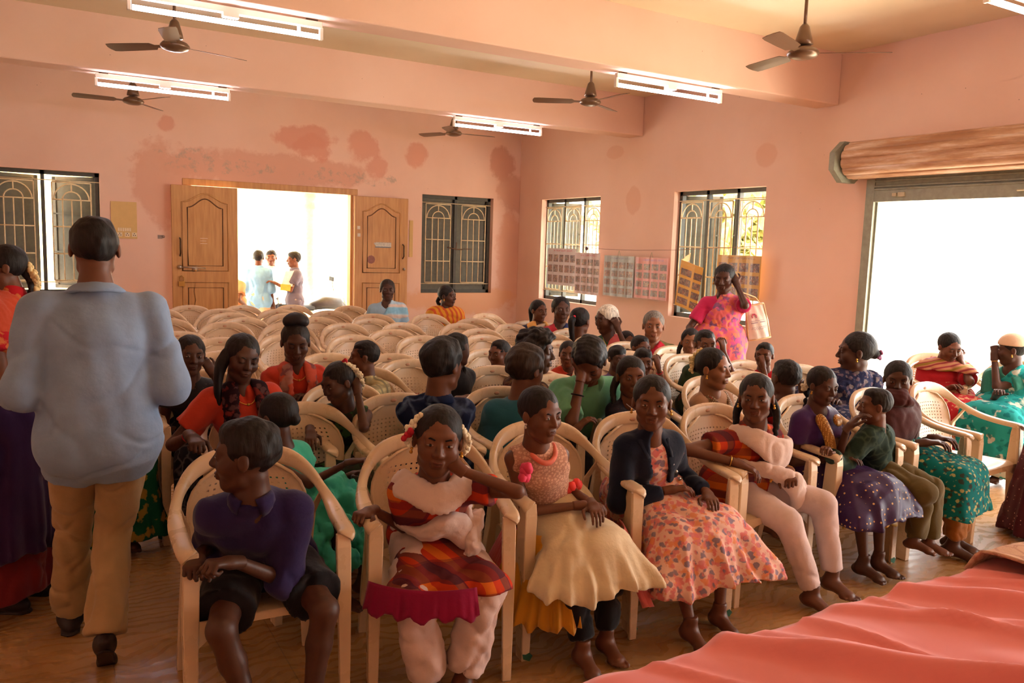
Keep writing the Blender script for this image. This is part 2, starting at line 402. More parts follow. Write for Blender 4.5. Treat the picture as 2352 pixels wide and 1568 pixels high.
o = bevel(pk.build('padlock', metal('brass', (170, 130, 70), .4)), .004); o.location = (-5.47, -.13, 0); tag(o, 'small brass padlock hanging from the hasp of the left wooden door leaf', 'padlock')
ck = B(); ck.tube([(.29, -.001, 1.02), (.27, -.001, .9), (.29, -.001, .78), (.26, -.001, .66)], [.004, .014, .02, .008], 5, flat=.2); ck.build('split_crack', WDARK, lf)
rl = leaf('door_leaf', -2.9, -2.05, -.06, 2.325, 1, -.04)
hb = B(); hb.tube([(.77, 0, 1.62), (.77, -.05, 1.60), (.77, -.055, 1.44), (.77, 0, 1.40)], .010, 8); hb.build('door_handle', BRONZE, rl, smooth=True)
hb = B(); hb.ball((.79, -.025, 1.24), .022); hb.build('lock_cylinder', STEEL, rl, smooth=True)
def stk():
    t = NT('torn_sticker', .6, .3); o = t.sep(); f = t.math('FRACT', t.math('MULTIPLY', o[2], 55)); m = t.math('MULTIPLY', t.math('LESS_THAN', f, .4), t.math('GREATER_THAN', t.noise(120., 2), .48))
    c = t.mix(m, srgb(225, 220, 205), srgb(120, 130, 140)); c = t.mix(t.math('LESS_THAN', o[2], -.022), c, srgb(100, 125, 145)); t.col(c); return t.m
s = B(); s.add([(-.14, 0, .03), (-.10, 0, .045), (.14, 0, .045), (.14, 0, -.03), (.10, 0, -.035), (-.12, 0, -.035), (-.11, 0, -.01)], [(0, 1, 2, 3, 4, 5, 6)]); o = s.build('sticker', stk(), rl, (.44, -.003, 1.6))
for nm, dx, dz in (('sticker', .04, 1.83), ('sticker', .045, 1.72)):
    s = B(); s.box(0, .045, -.003, 0, 0, .05); s.build(nm, plain('paper_scrap', (220, 210, 190)), rl, (dx, 0, dz))
s = B(); s.lathe([(.065, 0), (.065, .002)], n=9); o = s.build('sticker_scar', plain('glue_stain', (150, 100, 90)), rl, (.26, -.002, 1.38)); o.rotation_euler.x = R90
s = B()
for k, (x, z, l) in enumerate(((.36, 1.62, .16), (.36, 1.585, .13), (.36, 1.55, .15))): s.box(x, x+l*.6, -.002, 0, z, z+.006)
s.build('chalk_marks', plain('chalk', (235, 215, 190)), lf)

# ---- plates and switches
b = B(); b.box(-6.19, -5.88, -.012, .0, 1.59, 2.07); sw = bevel(b.build('switchboard', plain('cream_board', (222, 186, 120), .5, var=.03)), .003)
tag(sw, 'cream electrical switchboard with switches and sockets on the back wall', 'switchboard')
for k in range(6):
    b = B(); b.box(-6.11+k*.027, -6.09+k*.027, -.018, -.012, 1.685, 1.73); b.build('switch', plain('ivory_switch', (238, 220, 185), .4), sw)
for k, x in enumerate((-6.12, -6.03, -5.945)):
    b = B(); b.box(x, x+.06, -.017, -.012, 1.615, 1.67); so_ = b.build('socket', plain('ivory_switch', (238, 220, 185), .4), sw)
    b = B()
    for dx, dz in ((.03, .042), (.018, .02), (.042, .02)): b.ball((x+dx, -.017, 1.615+dz), .006)
    b.build('pin_hole', plain('black_hole', (30, 25, 20)), so_)
b = B(); b.box(-1.99, -1.93, -.012, 0, 1.43, 2.0); tag(b.build('switchboard', plain('cream_board', (222, 186, 120), .5, var=.03)), 'narrow cream board edge showing behind the right door leaf', 'switchboard')
b = B(); b.box(-5.63, -5.57, -.006, .0, 1.6, 1.65); b.ball((-5.56, -.01, 1.63), .02); tag(b.build('switch_box', plain('grey_plug', (150, 130, 120))), 'small grimy wall socket beside the left door leaf', 'switch')

# ---- roller shutter
GG = plain('grey_green_steel', (146, 150, 134), .5)
def rollmat():
    t = NT('rusty_roll', .5, .4); v = t.map((1, .5, 5)); c = t.ramp(t.noise(2.4, 6, v, .65), [(.40, srgb(168, 122, 88)), (.52, srgb(196, 156, 122)), (.62, srgb(222, 198, 176))])
    t.col(c); t.bump(t.noise(4., 4, v), .2, .01); return t.m
root = empty('roller_shutter', (0, -9.9, 2.3), 'rolled-up steel roller shutter with a rust-stained roll above the wide side opening', 'shutter')
ry0, ry1 = -6.62, -12.9
prof = []
n = 96
for k in range(n): a = 2*math.pi*k/n; r = .166+.014*abs(math.sin(a*6))**.6; prof.append((-.19-r*math.cos(a), 2.575+r*math.sin(a)))
V = [(x, y+9.9, z-2.3) for y in (ry0, ry1) for x, z in prof]; F = [(k, (k+1) % n, n+(k+1) % n, n+k) for k in range(n)]+[tuple(range(n))[::-1], tuple(range(n, 2*n))]
mk('shutter_roll', V, F, rollmat(), root, smooth=False)
b = B(); oct_ = [(-.19+.245*math.cos(math.radians(22.5+45*k)), 2.56+.21*math.sin(math.radians(22.5+45*k))) for k in range(8)]
V = [(x, y, z-2.3) for y in (3.37, 3.31) for x, z in oct_]; b.add(V, [tuple(range(8)), tuple(range(8, 16))[::-1]]+[(k, (k+1) % 8, 8+(k+1) % 8, 8+k) for k in range(8)])
b.build('end_bracket', GG, root)
b = B(); b.box(-.05, -.012, -3.0, 3.11, -.1, .18); zz = [-.02, .03, .08]
for z in zz: b.tube([(-.055, -3, z), (-.055, 3.11, z)], .012, 6)
b.build('shutter_slats', GG, root)
b = B(); b.box(-.07, -.008, -3.1, 3.10, -.115, .0); b.tube([(-.07, -3, .0), (-.07, 3.1, .0)], .010, 6); bt = b.build('bottom_bar', GG, root)
b = B(); b.box(-.09, -.07, 2.78, 2.84, -.075, -.035); b.box(-.09, -.07, 2.86, 2.90, -.07, -.04); b.build('lock_lug', plain('pale_lug', (190, 180, 150)), root)
b = B(); b.tube([(-.07, 1.78, -.06), (-.10, 1.76, -.062), (-.10, 1.52, -.062), (-.07, 1.50, -.06)], .007, 6); b.build('pull_handle', plain('pale_lug', (190, 180, 150)), root)
b = B(); b.box(-.06, .0, 3.11, 3.20, -2.3, .10); b.box(-.02, .0, 3.09, 3.11, -2.3, .0); b.build('guide_rail', GG, root)

# ---- tube lights under the beams
TW = NT('white_enamel', .35, .4); TW.col(srgb(240, 235, 225)); TW = TW.m
tm = NT('lit_tube', .5); tm.b.inputs['Emission Color'].default_value = (.92, .86, 1, 1); tm.b.inputs['Emission Strength'].default_value = TUBE; tm.col((1, 1, 1, 1))
def tube_light(x, y, label):
    r = empty('tube_light', (x, y, ZB), label, 'tube light', 'tube lights under the ceiling beams')
    b = B(); b.box(-.61, .61, -.02, .02, -.055, -.012); bevel(b.build('batten', TW, r), .004)
    b = B(); b.tube([(-.585, 0, -.11), (.585, 0, -.11)], .0165, 12); b.build('fluorescent_tube', tm.m, r, smooth=True)
    for s in (-1, 1):
        b = B(); b.box(s*.605-.012, s*.605+.012, -.016, .016, -.13, -.05); bevel(b.build('lamp_holder', TW, r), .003)
    b = B(); b.box(-.05, .05, -.028, .028, -.08, -.05); b.build('ballast', TW, r)
    b = B(); b.tube([(.45, .0, -.055), (.45, .0, -.088)], .012, 8); b.build('starter', TW, r, smooth=True)
    b = B(); b.box(-.58, -.5, -.012, .012, -.013, 0); b.box(.5, .58, -.012, .012, -.013, 0); b.build('mount', BRONZE, r)
tube_light(-5.865, -6.12, 'lit tube light under the near beam at upper left, largest whole tube in view')
tube_light(-5.885, -3.045, 'lit tube light under the far beam left, above the wooden door')
tube_light(-2.088, -6.12, 'lit tube light under the near beam, right of the still fan')
tube_light(-2.125, -3.045, 'lit tube light under the far beam near the corner')
tube_light(-1.95, -9.19, 'lit tube light cut by the upper right corner of the picture')

# ---- ceiling fans
FB = NT('brown_fan_paint', .3, .5); FB.col(srgb(112, 84, 60)); FB.fine(Metallic=.3); FB = FB.m
def fan(x, y, z, rot, label, still=False):
    r = empty('ceiling_fan', (x, y, z), label, 'ceiling fan', 'brown ceiling fans between the beams'); r.rotation_euler.z = rot
    b = B(); b.tube([(0, 0, .1), (0, 0, ZC-z)], .0125, 10); b.build('down_rod', FB, r, smooth=True)
    b = B(); b.lathe([(.02, .20), (.035, .18), (.06, .09), (.066, .055), (.05, .05)], n=20); b.build('canopy_cup', FB, r, smooth=True)
    b = B(); b.lathe([(.03, .045), (.05, .04), (.095, .02), (.112, .0), (.115, -.012), (.10, -.03), (.06, -.045), (.0, -.05)], n=28); b.build('motor_housing', FB, r, smooth=True)
    for k in range(3):
        a = math.radians(120*k); b = B(); ca, sa = math.cos(a), math.sin(a)
        V = []; st = [(.10, .02), (.17, .022), (.20, .055), (.35, .062), (.55, .066), (.60, .06), (.615, .02)]
        for (u, w) in st:
            for (v, dz) in ((-w, -.012), (0, 0), (w, .014)):
                for t_ in (.002, -.002): V.append((u*ca-v*sa, u*sa+v*ca, dz*(w/.06)-.005+t_))
        F = []; m = len(st)
        for i in range(m-1):
            for j in range(2):
                A = i*6+j*2; F.append((A, A+2, A+8, A+6)); F.append((A+1, A+7, A+9, A+3))
            F.append((i*6, i*6+6, i*6+7, i*6+1)); F.append((i*6+4, i*6+5, i*6+11, i*6+10))
        b.add(V, F); b.build('fan_blade', FB, r, smooth=False)
fan(-6.0, -4.6, 3.18, .3, 'brown ceiling fan at upper left under the near tube light')
fan(-6.03, -1.5, 3.16, 1.0, 'brown ceiling fan above the left window, behind the far left tube light')
fan(-1.98, -1.5, 3.19, 2.0, 'brown ceiling fan in the far corner behind the far right tube light')
fan(-1.88, -4.6, 3.21, math.radians(29.6), 'brown ceiling fan hanging still with three sharp blades, between the two right tube lights')
fan(-2.12, -7.6, 3.13, 1.4, 'brown ceiling fan at upper right on a long rod, nearest fan')

# ---- the line of posters along the right wall
def postermat(name, bgc, nx, nz, w, h, barc):
    t = NT(name, .35, .5); o = t.sep()
    u = t.math('DIVIDE', t.math('ADD', o[0], w/2), w); v = t.math('DIVIDE', t.math('ADD', o[2], h/2), h)
    vv = t.math('DIVIDE', t.math('SUBTRACT', v, .04), .84)
    fu = t.math('FRACT', t.math('MULTIPLY', u, nx)); fv = t.math('FRACT', t.math('MULTIPLY', vv, nz))
    a = t.math('MULTIPLY', t.math('GREATER_THAN', fu, .1), t.math('LESS_THAN', fu, .9))
    b_ = t.math('MULTIPLY', t.math('GREATER_THAN', fv, .12), t.math('LESS_THAN', fv, .82))
    m = t.math('MULTIPLY', t.math('MULTIPLY', a, b_), t.math('MULTIPLY', t.math('GREATER_THAN', vv, 0.), t.math('LESS_THAN', vv, 1.)))
    vc = t.vor(46., t.vmath('ADD', t.obj(), t.vmath('MULTIPLY', t.noise(30., 3, out='Color'), (.05, .05, .05))), out='Color')
    pc = t.ramp(t.noise(75., 4, rough=.8), [(.30, srgb(46, 32, 34)), (.42, srgb(150, 84, 62)), (.48, srgb(196, 150, 112)), (.54, srgb(84, 100, 116)), (.60, srgb(214, 96, 86)), (.68, srgb(236, 222, 200))], 'CONSTANT')
    vg = t.ramp(t.sep(vc)[0], [(.0, srgb(60, 44, 44)), (.3, srgb(176, 110, 80)), (.5, srgb(110, 130, 120)), (.7, srgb(206, 176, 140)), (.9, srgb(90, 70, 96))], 'CONSTANT')
    hue = t.mix(.5, pc, vg); tone = t.ramp(t.noise(9., 2), [(.3, (.55, .55, .6)), (.7, (1.2, 1.15, 1.05))]); hue = t.mix(1., hue, tone, 'MULTIPLY'); col = t.mix(m, srgb(*bgc), hue)
    bar = t.math('MULTIPLY', t.math('GREATER_THAN', v, .915), t.math('LESS_THAN', v, .96)); tx = t.math('GREATER_THAN', t.noise(70., 2), .5)
    mid = t.math('LESS_THAN', t.math('ABSOLUTE', t.math('SUBTRACT', u, .55)), .33)
    col = t.mix(t.math('MULTIPLY', t.math('MULTIPLY', bar, tx), t.math('MULTIPLY', mid, .8)), col, srgb(*barc)); t.col(col); return t.m
def film():
    t = NT('clear_plastic', .12, .6); t.col((1, 1, 1, 1)); t.b.inputs['Alpha'].default_value = .10
    v = t.map((18, 18, 2.5)); t.bump(t.noise(1., 3, v), .9, .03); return t.m
FILM = film()
def poster(p, w, h, tilt, yaw, bgc, nx, nz, barc, label, fold=0., roll=0.):
    r = empty('poster', p, label, 'poster', 'photo posters hung on the line along the right wall'); r.rotation_euler = (tilt, roll, yaw)
    V = []; n = 12
    for k in range(n+1):
        u = -w/2+w*k/n; d = -abs(u)*fold*(1 if fold > 0 else .7)+.006*math.sin(k*1.7)
        for z in (-h/2, h/2): V.append((u*math.cos(math.atan(abs(fold)*.7)), d*.8, z))
    F = [(2*k, 2*k+2, 2*k+3, 2*k+1) for k in range(n)]
    o = mk('sheet', V, F, postermat('poster_print', bgc, nx, nz, w, h, barc), r, smooth=False); s = o.modifiers.new('s', 'SOLIDIFY'); s.thickness = .003
    V2 = [(x*1.02, y-.012+.004*math.sin(z*30+x*20), z*1.03-(.0 if z > 0 else .01)) for x, y, z in V]
    mk('plastic_sleeve', V2, F, FILM, r, smooth=True)
    b = B(); b.tube([(-.03, 0, h/2), (0, 0, h/2+.07), (.03, 0, h/2)], .0018, 5); b.build('hanging_thread', plain('green_thread', (120, 160, 110)), r)
YW = -R90   # facing -X: sheet normal -Y local -> rotate so local -Y points to world -X
poster((-.12, -1.52, 1.36), .74, .56, 0, YW+.02, (206, 190, 184), 5, 3, (200, 90, 90), 'pale grey photo poster at the far left of the line, over the corner window')
poster((-.14, -2.23, 1.29), .62, .60, 0, YW-.02, (208, 182, 176), 4, 4, (200, 90, 90), 'pale pink photo poster half over the window, second from left on the line')
poster((-.10, -2.92, 1.285), .66, .56, 0, YW, (168, 172, 168), 4, 4, (110, 120, 140), 'blue-grey photo poster in plastic against the pink wall')
poster((-.10, -3.61, 1.29), .64, .54, 0, YW, (222, 142, 134), 4, 4, (160, 120, 180), 'salmon pink photo poster in plastic, fourth on the line')
poster((-.30, -4.37, 1.28), .66, .58, 0, YW-.45, (236, 178, 60), 4, 4, (240, 190, 80), 'folded yellow photo poster twisted forward in front of the second window', fold=-1.0, roll=.32)
poster((-.12, -5.16, 1.38), .66, .50, 0, YW, (212, 160, 62), 4, 3, (150, 110, 60), 'yellow-ochre photo poster in crinkled plastic behind the standing woman in pink')
b = B(); pts = []
for (y, z) in ((-1.13, 1.72), (-1.6, 1.685), (-2.1, 1.665), (-2.6, 1.65), (-3.3, 1.648), (-4.1, 1.67), (-4.8, 1.71), (-5.38, 1.735)): pts.append((-.11 if -2.5 > y else -.08, y, z))
b.tube(pts, .003, 5); tag(b.build('hanging_line', plain('brown_twine', (150, 100, 80))), 'thin brown string strung along the right wall holding the posters', 'string')
b = B(); b.ball((-.10, -2.15, 1.65), .022, sc=(1, 1, 1.3)); tag(b.build('cloth_knot', plain('maroon_knot', (90, 50, 60))), 'small dark knot on the string over the corner window', 'knot')

# ---- outside: ground, porch, column, far house, trees, motorbike
YG = -.3
struct(B().box(-30, 30, .285, 40, YG-.1, YG).build('trim_7', plain('sunlit_concrete', (225, 215, 195), .9)))
struct(B().box(.285, 30, -30, .285, YG-.1, YG).build('trim_8', plain('sunlit_concrete', (225, 215, 195), .9)))
YEL = plain('pale_yellow_paint', (238, 216, 160), .8)
b = B(); b.box(-9, -.2, .29, 3.6, 2.95, 3.1); b.box(-9, -.2, 3.3, 3.55, 2.72, 2.95); struct(b.build('trim_9', YEL))
b = B(); b.lathe([(.17, 0), (.17, .25), (.125, .27), (.125, 2.45), (.16, 2.50), (.16, 2.56), (.14, 2.58), (.14, 2.66), (.17, 2.70), (.17, 2.76), (.14, 2.80), (.14, 3.1)], n=24)
tag(b.build('porch_column', YEL, loc=(-2.58, 3.42, YG), smooth=True), 'round cream porch column with ringed bands seen through the open door', 'column')
b = B(); b.box(-12, 2, 16, 20, YG, 3.4); hs = b.build('house', YEL); tag(hs, 'pale sunlit house across the yard seen through the open door', 'house')
b = B(); b.box(-4.5, -3.6, 15.95, 16.02, 1.2, 2.4); b.build('window', plain('bleached_shutter', (225, 205, 150)), hs)
b = B(); b.box(-12.3, 2.3, 15.6, 20.4, 3.4, 3.65); b.build('roof', YEL, hs)
def leafmat():
    t = NT('sunlit_leaves', .7, .2); t.col(t.ramp(t.noise(3., 3), [(.3, srgb(196, 196, 120)), (.7, srgb(232, 228, 170))])); return t.m
LM = leafmat(); TR = plain('tree_bark', (120, 95, 70), .9)
def tree(x, y, h, rr, label):
    r = empty('tree', (x, y, YG), label, 'tree', 'trees in the yard outside')
    b = B(); b.tube([(0, 0, 0), (.1, 0, h*.4), (0, .1, h*.7)], [.14, .1, .05], 8)
    for k in range(5): a = k*1.3; b.tube([(.05, 0, h*(.35+.07*k)), (math.cos(a)*rr*.6, math.sin(a)*rr*.6, h*(.6+.06*k))], [.05, .02], 6)
    b.build('trunk', TR, r, smooth=True)
    n = 1500; P = RNG.normal(size=(n, 3)); P /= np.linalg.norm(P, axis=1)[:, None]; P *= (RNG.rand(n, 1)**.4)*rr; P[:, 2] *= .8; P[:, 2] += h*.72
    A = RNG.normal(size=(n, 3))*.09; Bv = RNG.normal(size=(n, 3))*.09
    V = np.stack([P-A, P-Bv, P+A, P+Bv], 1).reshape(-1, 3); F = np.arange(n*4).reshape(-1, 4)
    o = mk('foliage', V, F, LM, r, smooth=False); o['kind'] = 'stuff'
for q in ((3.4, .6, 3.6, 1.3, 'sunlit tree outside the corner window on the right wall'), (2.4, -2.6, 3.4, 1.1, 'sunlit tree outside the window behind the standing woman'), (-9.6, 5.5, 4.2, 1.7, 'sunlit tree outside the left window of the back wall')): tree(*q)
# motorbike parked by the door outside
r = empty('motorcycle', (-2.8, 1.75, YG), 'dark motorcycle parked outside the open door with one mirror up', 'motorcycle', rz=.25)
BLK = plain('black_rubber', (28, 28, 32), .6); CHR = metal('chrome', (200, 200, 205), .2); DPL = plain('dark_plastic', (60, 60, 66), .4)
for x in (-.62, .62):
    b = B(); b.tube([(x+.29*math.cos(2*math.pi*k/24), 0, .31+.29*math.sin(2*math.pi*k/24)) for k in range(24)], .045, 8, closed=True); w_ = b.build('wheel', BLK, r, smooth=True)
    b = B(); b.tube([(x, -.05, .31), (x, .05, .31)], .05, 10)
    for k in range(8): b.tube([(x, 0, .31), (x+.27*math.cos(k*.785), 0, .31+.27*math.sin(k*.785))], .006, 4)
    b.build('spokes', CHR, w_)
b = B(); b.tube([(-.25, 0, .82), (.0, 0, .88), (.25, 0, .86), (.38, 0, .80)], [.08, .14, .15, .07], 12, flat=.8); b.build('fuel_tank', DPL, r, smooth=True)
b = B(); b.tube([(-.85, 0, .86), (-.6, 0, .82), (-.25, 0, .80)], [.05, .11, .12], 10, flat=.45); b.build('saddle', BLK, r, smooth=True)
b = B(); b.box(-.2, .2, -.12, .12, .3, .62); bevel(b.build('engine', DPL, r), .03)
b = B(); b.tube([(.62, .06, .31), (.42, .06, .95)], .022, 8); b.tube([(.62, -.06, .31), (.42, -.06, .95)], .022, 8); b.build('fork', CHR, r, smooth=True)
b = B(); b.tube([(.28, -.36, 1.03), (.38, -.2, 1.06), (.40, 0, 1.0), (.38, .2, 1.06), (.28, .36, 1.03)], .013, 8); b.build('handlebar', CHR, r, smooth=True)
for s_ in (-1, 1):
    b = B(); b.tube([(.34, s_*.26, 1.06), (.36, s_*.34, 1.24)], .006, 6); b.obox((.36, s_*.36, 1.27), (0, 1, .1), (1, 0, 0), (0, -.1, 1), .13, .02, .075); bevel(b.build('mirror', BLK, r), .01)
b = B(); b.ball((.56, 0, .88), .09, 12, 8); b.build('headlamp', CHR, r, smooth=True)

# ---- table with red cloth in the foreground
def redmat():
    t = NT('coral_red_cloth', .75, .2); o = t.sep(); c = t.ramp(t.noise(2., 4), [(.3, srgb(226, 122, 122)), (.7, srgb(234, 138, 138))])
    l = t.math('LESS_THAN', t.math('ABSOLUTE', t.math('SUBTRACT', t.math('ADD', o[1], t.math('MULTIPLY', o[0], .02)), -.30)), .003)
    t.col(t.mix(t.math('MULTIPLY', l, .5), c, srgb(214, 80, 90))); t.fine(Sheen_Weight=.5); t.b.inputs['Sheen Tint'].default_value = (1, .7, .7, 1); t.bump(t.noise(240., 2), .1, .001); return t.m
tb = empty('table', (-4.6, -10.95, 0), 'long table under the red cloth in the right foreground', 'table')
b = B(); b.box(-2.2, 2.0, -.36, .38, .70, .735); b.build('tabletop', WOOD, tb)
for x in (-2.1, 1.9):
    for y in (-.3, .3): B().box(x, x+.05, y, y+.05, 0, .70).build('leg', WOOD, tb)
nx, ny = 260, 90; V = []
for j in range(ny+1):
    for i in range(nx+1):
        x = -2.45+4.6*i/nx; v = j/ny*1.12-.14   # v: distance from the far edge, negative = hanging over
        drop = 0
        y = .42-max(v, 0); z = .745
        if v < 0: z -= -v*1.0; y = .42+.012*math.sin(x*17)
        f = 0
        for (cx, sl, amp, wd) in ((-.5, .55, .012, .018), (-1.25, .75, .012, .018), (.12, .65, .010, .016), (.48, 1.1, .009, .016), (-.18, 1.15, .010, .016), (-.75, .4, .010, .018), (-1.55, .95, .022, .045), (-1.02, .85, .030, .05), (-.9, .62, .014, .03), (-.35, .9, .024, .055), (-.05, .7, .012, .03), (.30, .8, .020, .05), (.62, .95, .010, .03), (-2.0, .8, .02, .05), (1.05, .8, .016, .04), (1.5, .7, .02, .05), (-.62, 1.2, .010, .03)):
            d = x-cx-(max(v, 0)*sl); f += amp*math.exp(-(d/wd)**2)*min(1, .55+max(v, 0)*3)*(1 if v > -.02 else .4)
        f += .003*math.sin(x*9+v*14)+.002*math.sin(x*31-v*23)
        V.append((x, y, z+max(f, 0)*1.5))
F = np.array([(j*(nx+1)+i, j*(nx+1)+i+1, (j+1)*(nx+1)+i+1, (j+1)*(nx+1)+i) for j in range(ny) for i in range(nx)])
o = mk('tablecloth', V, F, redmat(), None, (-4.6, -10.95, 0)); tag(o, 'creased coral red cloth spread over the table in the right foreground', 'tablecloth')
def lace():
    t = NT('embroidered_towel', .9, .1); d = t.vor(16., None, 'DISTANCE_TO_EDGE'); n = t.noise(40., 4)
    m = t.math('MULTIPLY', t.math('LESS_THAN', d, .07), t.math('GREATER_THAN', n, .4))
    fl = t.math('LESS_THAN', t.vor(4.5), .16); c = t.mix(t.math('MULTIPLY', m, .45), srgb(206, 164, 136), srgb(160, 106, 90)); c = t.mix(fl, c, srgb(224, 100, 104))
    t.col(c); t.bump(t.noise(220., 2), .5, .004); return t.m
nx, ny = 60, 50; V = []
for j in range(ny+1):
    for i in range(nx+1):
        u, v = i/nx, j/ny
        x = 0+1.0*u; y = .42+.02-.62*v; z = .776+.012*math.exp(-(u/.03)**2)+.008*math.sin(u*11+v*5)+.006*math.sin(v*13)
        if v < .05: z -= (.05-v)*1.2
        V.append((x+.25*v*.5, y, z))
F = np.array([(j*(nx+1)+i, j*(nx+1)+i+1, (j+1)*(nx+1)+i+1, (j+1)*(nx+1)+i) for j in range(ny) for i in range(nx)])
o = mk('embroidered_towel', V, F, lace(), None, (-4.60, -10.95, 0)); s = o.modifiers.new('s', 'SOLIDIFY'); s.thickness = .008
tag(o, 'beige embroidered towel folded on the far corner of the red cloth', 'towel')
# ================================================================ plastic chairs
def plastic(name, c):
    t = NT(name, .30, .5); c = srgb(*c); n = t.noise(5., 4)
    t.col(t.ramp(n, [(.3, tuple(x*.9 for x in c[:3])+(1,)), (.7, c)])); t.set(t.b.inputs['Roughness'], t.ramp(t.noise(14., 4), [(.3, (.22, .22, .22)), (.7, (.42, .42, .42))]))
    t.fine(Subsurface_Weight=.0); return t.m
PL = plastic('cream_plastic', (220, 190, 155)); TAPE = plain('green_foot_patch', (40, 96, 70))
def ribbon(b, pts, wv, th):
    """swept rounded band: pts centre line, wv list of (width vector), th thickness"""
    P = [np.array(p, float) for p in pts]; m = len(P); V = []; n = 10
    for i, p in enumerate(P):
        t = P[min(i+1, m-1)]-P[max(i-1, 0)]; t /= np.linalg.norm(t); w = np.array(wv[i], float); hw = np.linalg.norm(w); a = w/hw; a = a-t*(a@t); a /= np.linalg.norm(a); c = np.cross(t, a)
        for k in range(n):
            an = 2*math.pi*k/n; ca, sa = math.cos(an), math.sin(an)
            ex = math.copysign(abs(ca)**.55, ca)*hw; ey = math.copysign(abs(sa)**.7, sa)*th
            V.append(p+a*ex+c*ey)
    F = [(i*n+k, i*n+(k+1) % n, (i+1)*n+(k+1) % n, (i+1)*n+k) for i in range(m-1) for k in range(n)]+[tuple(range(n))[::-1], tuple(range((m-1)*n, m*n))]
    b.add(V, F)
def cr(P, n):
    """catmull-rom through points"""
    P = [np.array(p, float) for p in P]; P = [2*P[0]-P[1]]+P+[2*P[-1]-P[-2]]; out = []
    for i in range(1, len(P)-2):
        for k in range(n):
            t = k/n; out.append(.5*((2*P[i])+(-P[i-1]+P[i+1])*t+(2*P[i-1]-5*P[i]+4*P[i+1]-P[i+2])*t*t+(-P[i-1]+3*P[i]-3*P[i+1]+P[i+2])*t**3))
    out.append(P[-2]); return out
half = [(.252, -.262, .635), (.262, -.245, .648), (.268, -.12, .655), (.272, .0, .672), (.262, .09, .705), (.232, .16, .752), (.18, .205, .797), (.10, .232, .826), (0, .24, .835)]
def make_chair():
    r = empty('plastic_chair', (0, 0, 0))
    b = B(); full = half+[(-x, y, z) for x, y, z in half[-2::-1]]; C_ = cr(full, 5); W_ = []
    for p in C_:
        k = min(1, max(0, (p[2]-.66)/.15)); W_.append(np.array([.032*(1-k)*(1 if p[0] > 0 else -1)*.95+0, 0.0*k, .0])*(1-k)+np.array([np.sign(p[0])*.006*k, .0, .034])*k if abs(p[0]) > 1e-6 else (0, .0, .034))
    ribbon(b, C_, W_, .016); b.build('armrest_hoop', PL, r, smooth=True)
    # front legs rise from the floor to the arm corner, rear legs from floor to seat back
    for s in (-1, 1):
        b = B(); st = [(.264, -.262, .0, .027, .030), (.264, -.262, .2, .032, .036), (.264, -.260, .42, .038, .044), (.262, -.258, .60, .040, .036), (.260, -.252, .648, .036, .026)]
        V = []
        for (x, y, z, wx, wy) in st: V += [(s*(x-wx), y-.012, z), (s*(x+wx*.3), y-.012, z), (s*(x+wx*.3), y+wy*1.6, z), (s*(x-.005), y+wy*1.6, z), (s*(x-.005), y+.006, z), (s*(x-wx), y+.006, z)]
        F = [(i*6+k, i*6+(k+1) % 6, (i+1)*6+(k+1) % 6, (i+1)*6+k) for i in range(len(st)-1) for k in range(6)]+[tuple(range(6))[::-1], tuple(range((len(st)-1)*6, len(st)*6))]
        b.add(V, F); bevel(b.build('leg', PL, r), .003, 1)
        b = B(); st = [(.245, .262, .0, .026, .024), (.235, .240, .2, .030, .028), (.222, .20, .42, .036, .032), (.236, .15, .60, .022, .016), (.262, .09, .70, .014, .012)]
        V = []
        for (x, y, z, wx, wy) in st: V += [(s*(x-wx), y-wy, z), (s*(x+wx*.5), y-wy, z), (s*(x+wx*.5), y+wy*.6, z), (s*(x+wx*.1), y+wy*.6, z), (s*(x+wx*.1), y-wy*.4, z), (s*(x-wx), y-wy*.4, z)]
        b.add(V, [f for f in F]); bevel(b.build('leg', PL, r), .003, 1)
    # seat: grid with dished top and rolled edges
    nx, ny = 16, 16; V = []
    for j in range(ny+1):
        for i in range(nx+1):
            u = i/nx*2-1; v = j/ny; wd = .235-.035*v; x = u*wd; y = -.265+.45*v
            z = .425-.012*(1-u*u)*math.sin(math.pi*min(1, v*1.1))-.012*v+.006*abs(u)**6
            if v < .12: z -= .028*((.12-v)/.12)**2
            V.append((x, y, z))
    F = [(j*(nx+1)+i, j*(nx+1)+i+1, (j+1)*(nx+1)+i+1, (j+1)*(nx+1)+i) for j in range(ny) for i in range(nx)]
    o = mk('seat', V, F, PL, r); m = o.modifiers.new('s', 'SOLIDIFY'); m.thickness = .012; m.offset = -1
    # skirt under the seat with arched cut-outs
    b = B()
    for (x0, y0, x1, y1) in ((-.232, -.262, .232, -.262), (.235, -.25, .205, .19), (-.235, -.25, -.205, .19), (-.2, .19, .2, .19)):
        n = 12
        V = []
        for k in range(n+1):
            u = k/n; x, y = x0+(x1-x0)*u, y0+(y1-y0)*u; dz = .022+.065*abs(2*u-1)**4
            V += [(x, y, .418), (x, y, .412-dz)]
        dx, dy = y1-y0, -(x1-x0); l = math.hypot(dx, dy); dx, dy = dx/l*.005, dy/l*.005
        V2 = [(x+dx, y+dy, z) for x, y, z in V]; m_ = len(V)
        F = [(2*k, 2*k+2, 2*k+3, 2*k+1) for k in range(n)]+[(m_+2*k, m_+2*k+1, m_+2*k+3, m_+2*k+2) for k in range(n)]+[(2*k+1, 2*k+3, m_+2*k+3, m_+2*k+1) for k in range(n)]
        b.add(V+V2, F)
    b.build('apron', PL, r)
    # backrest: woven panel with open holes, shield outline
    nu, nv = 17, 19; V = []; F = []; idx = {}
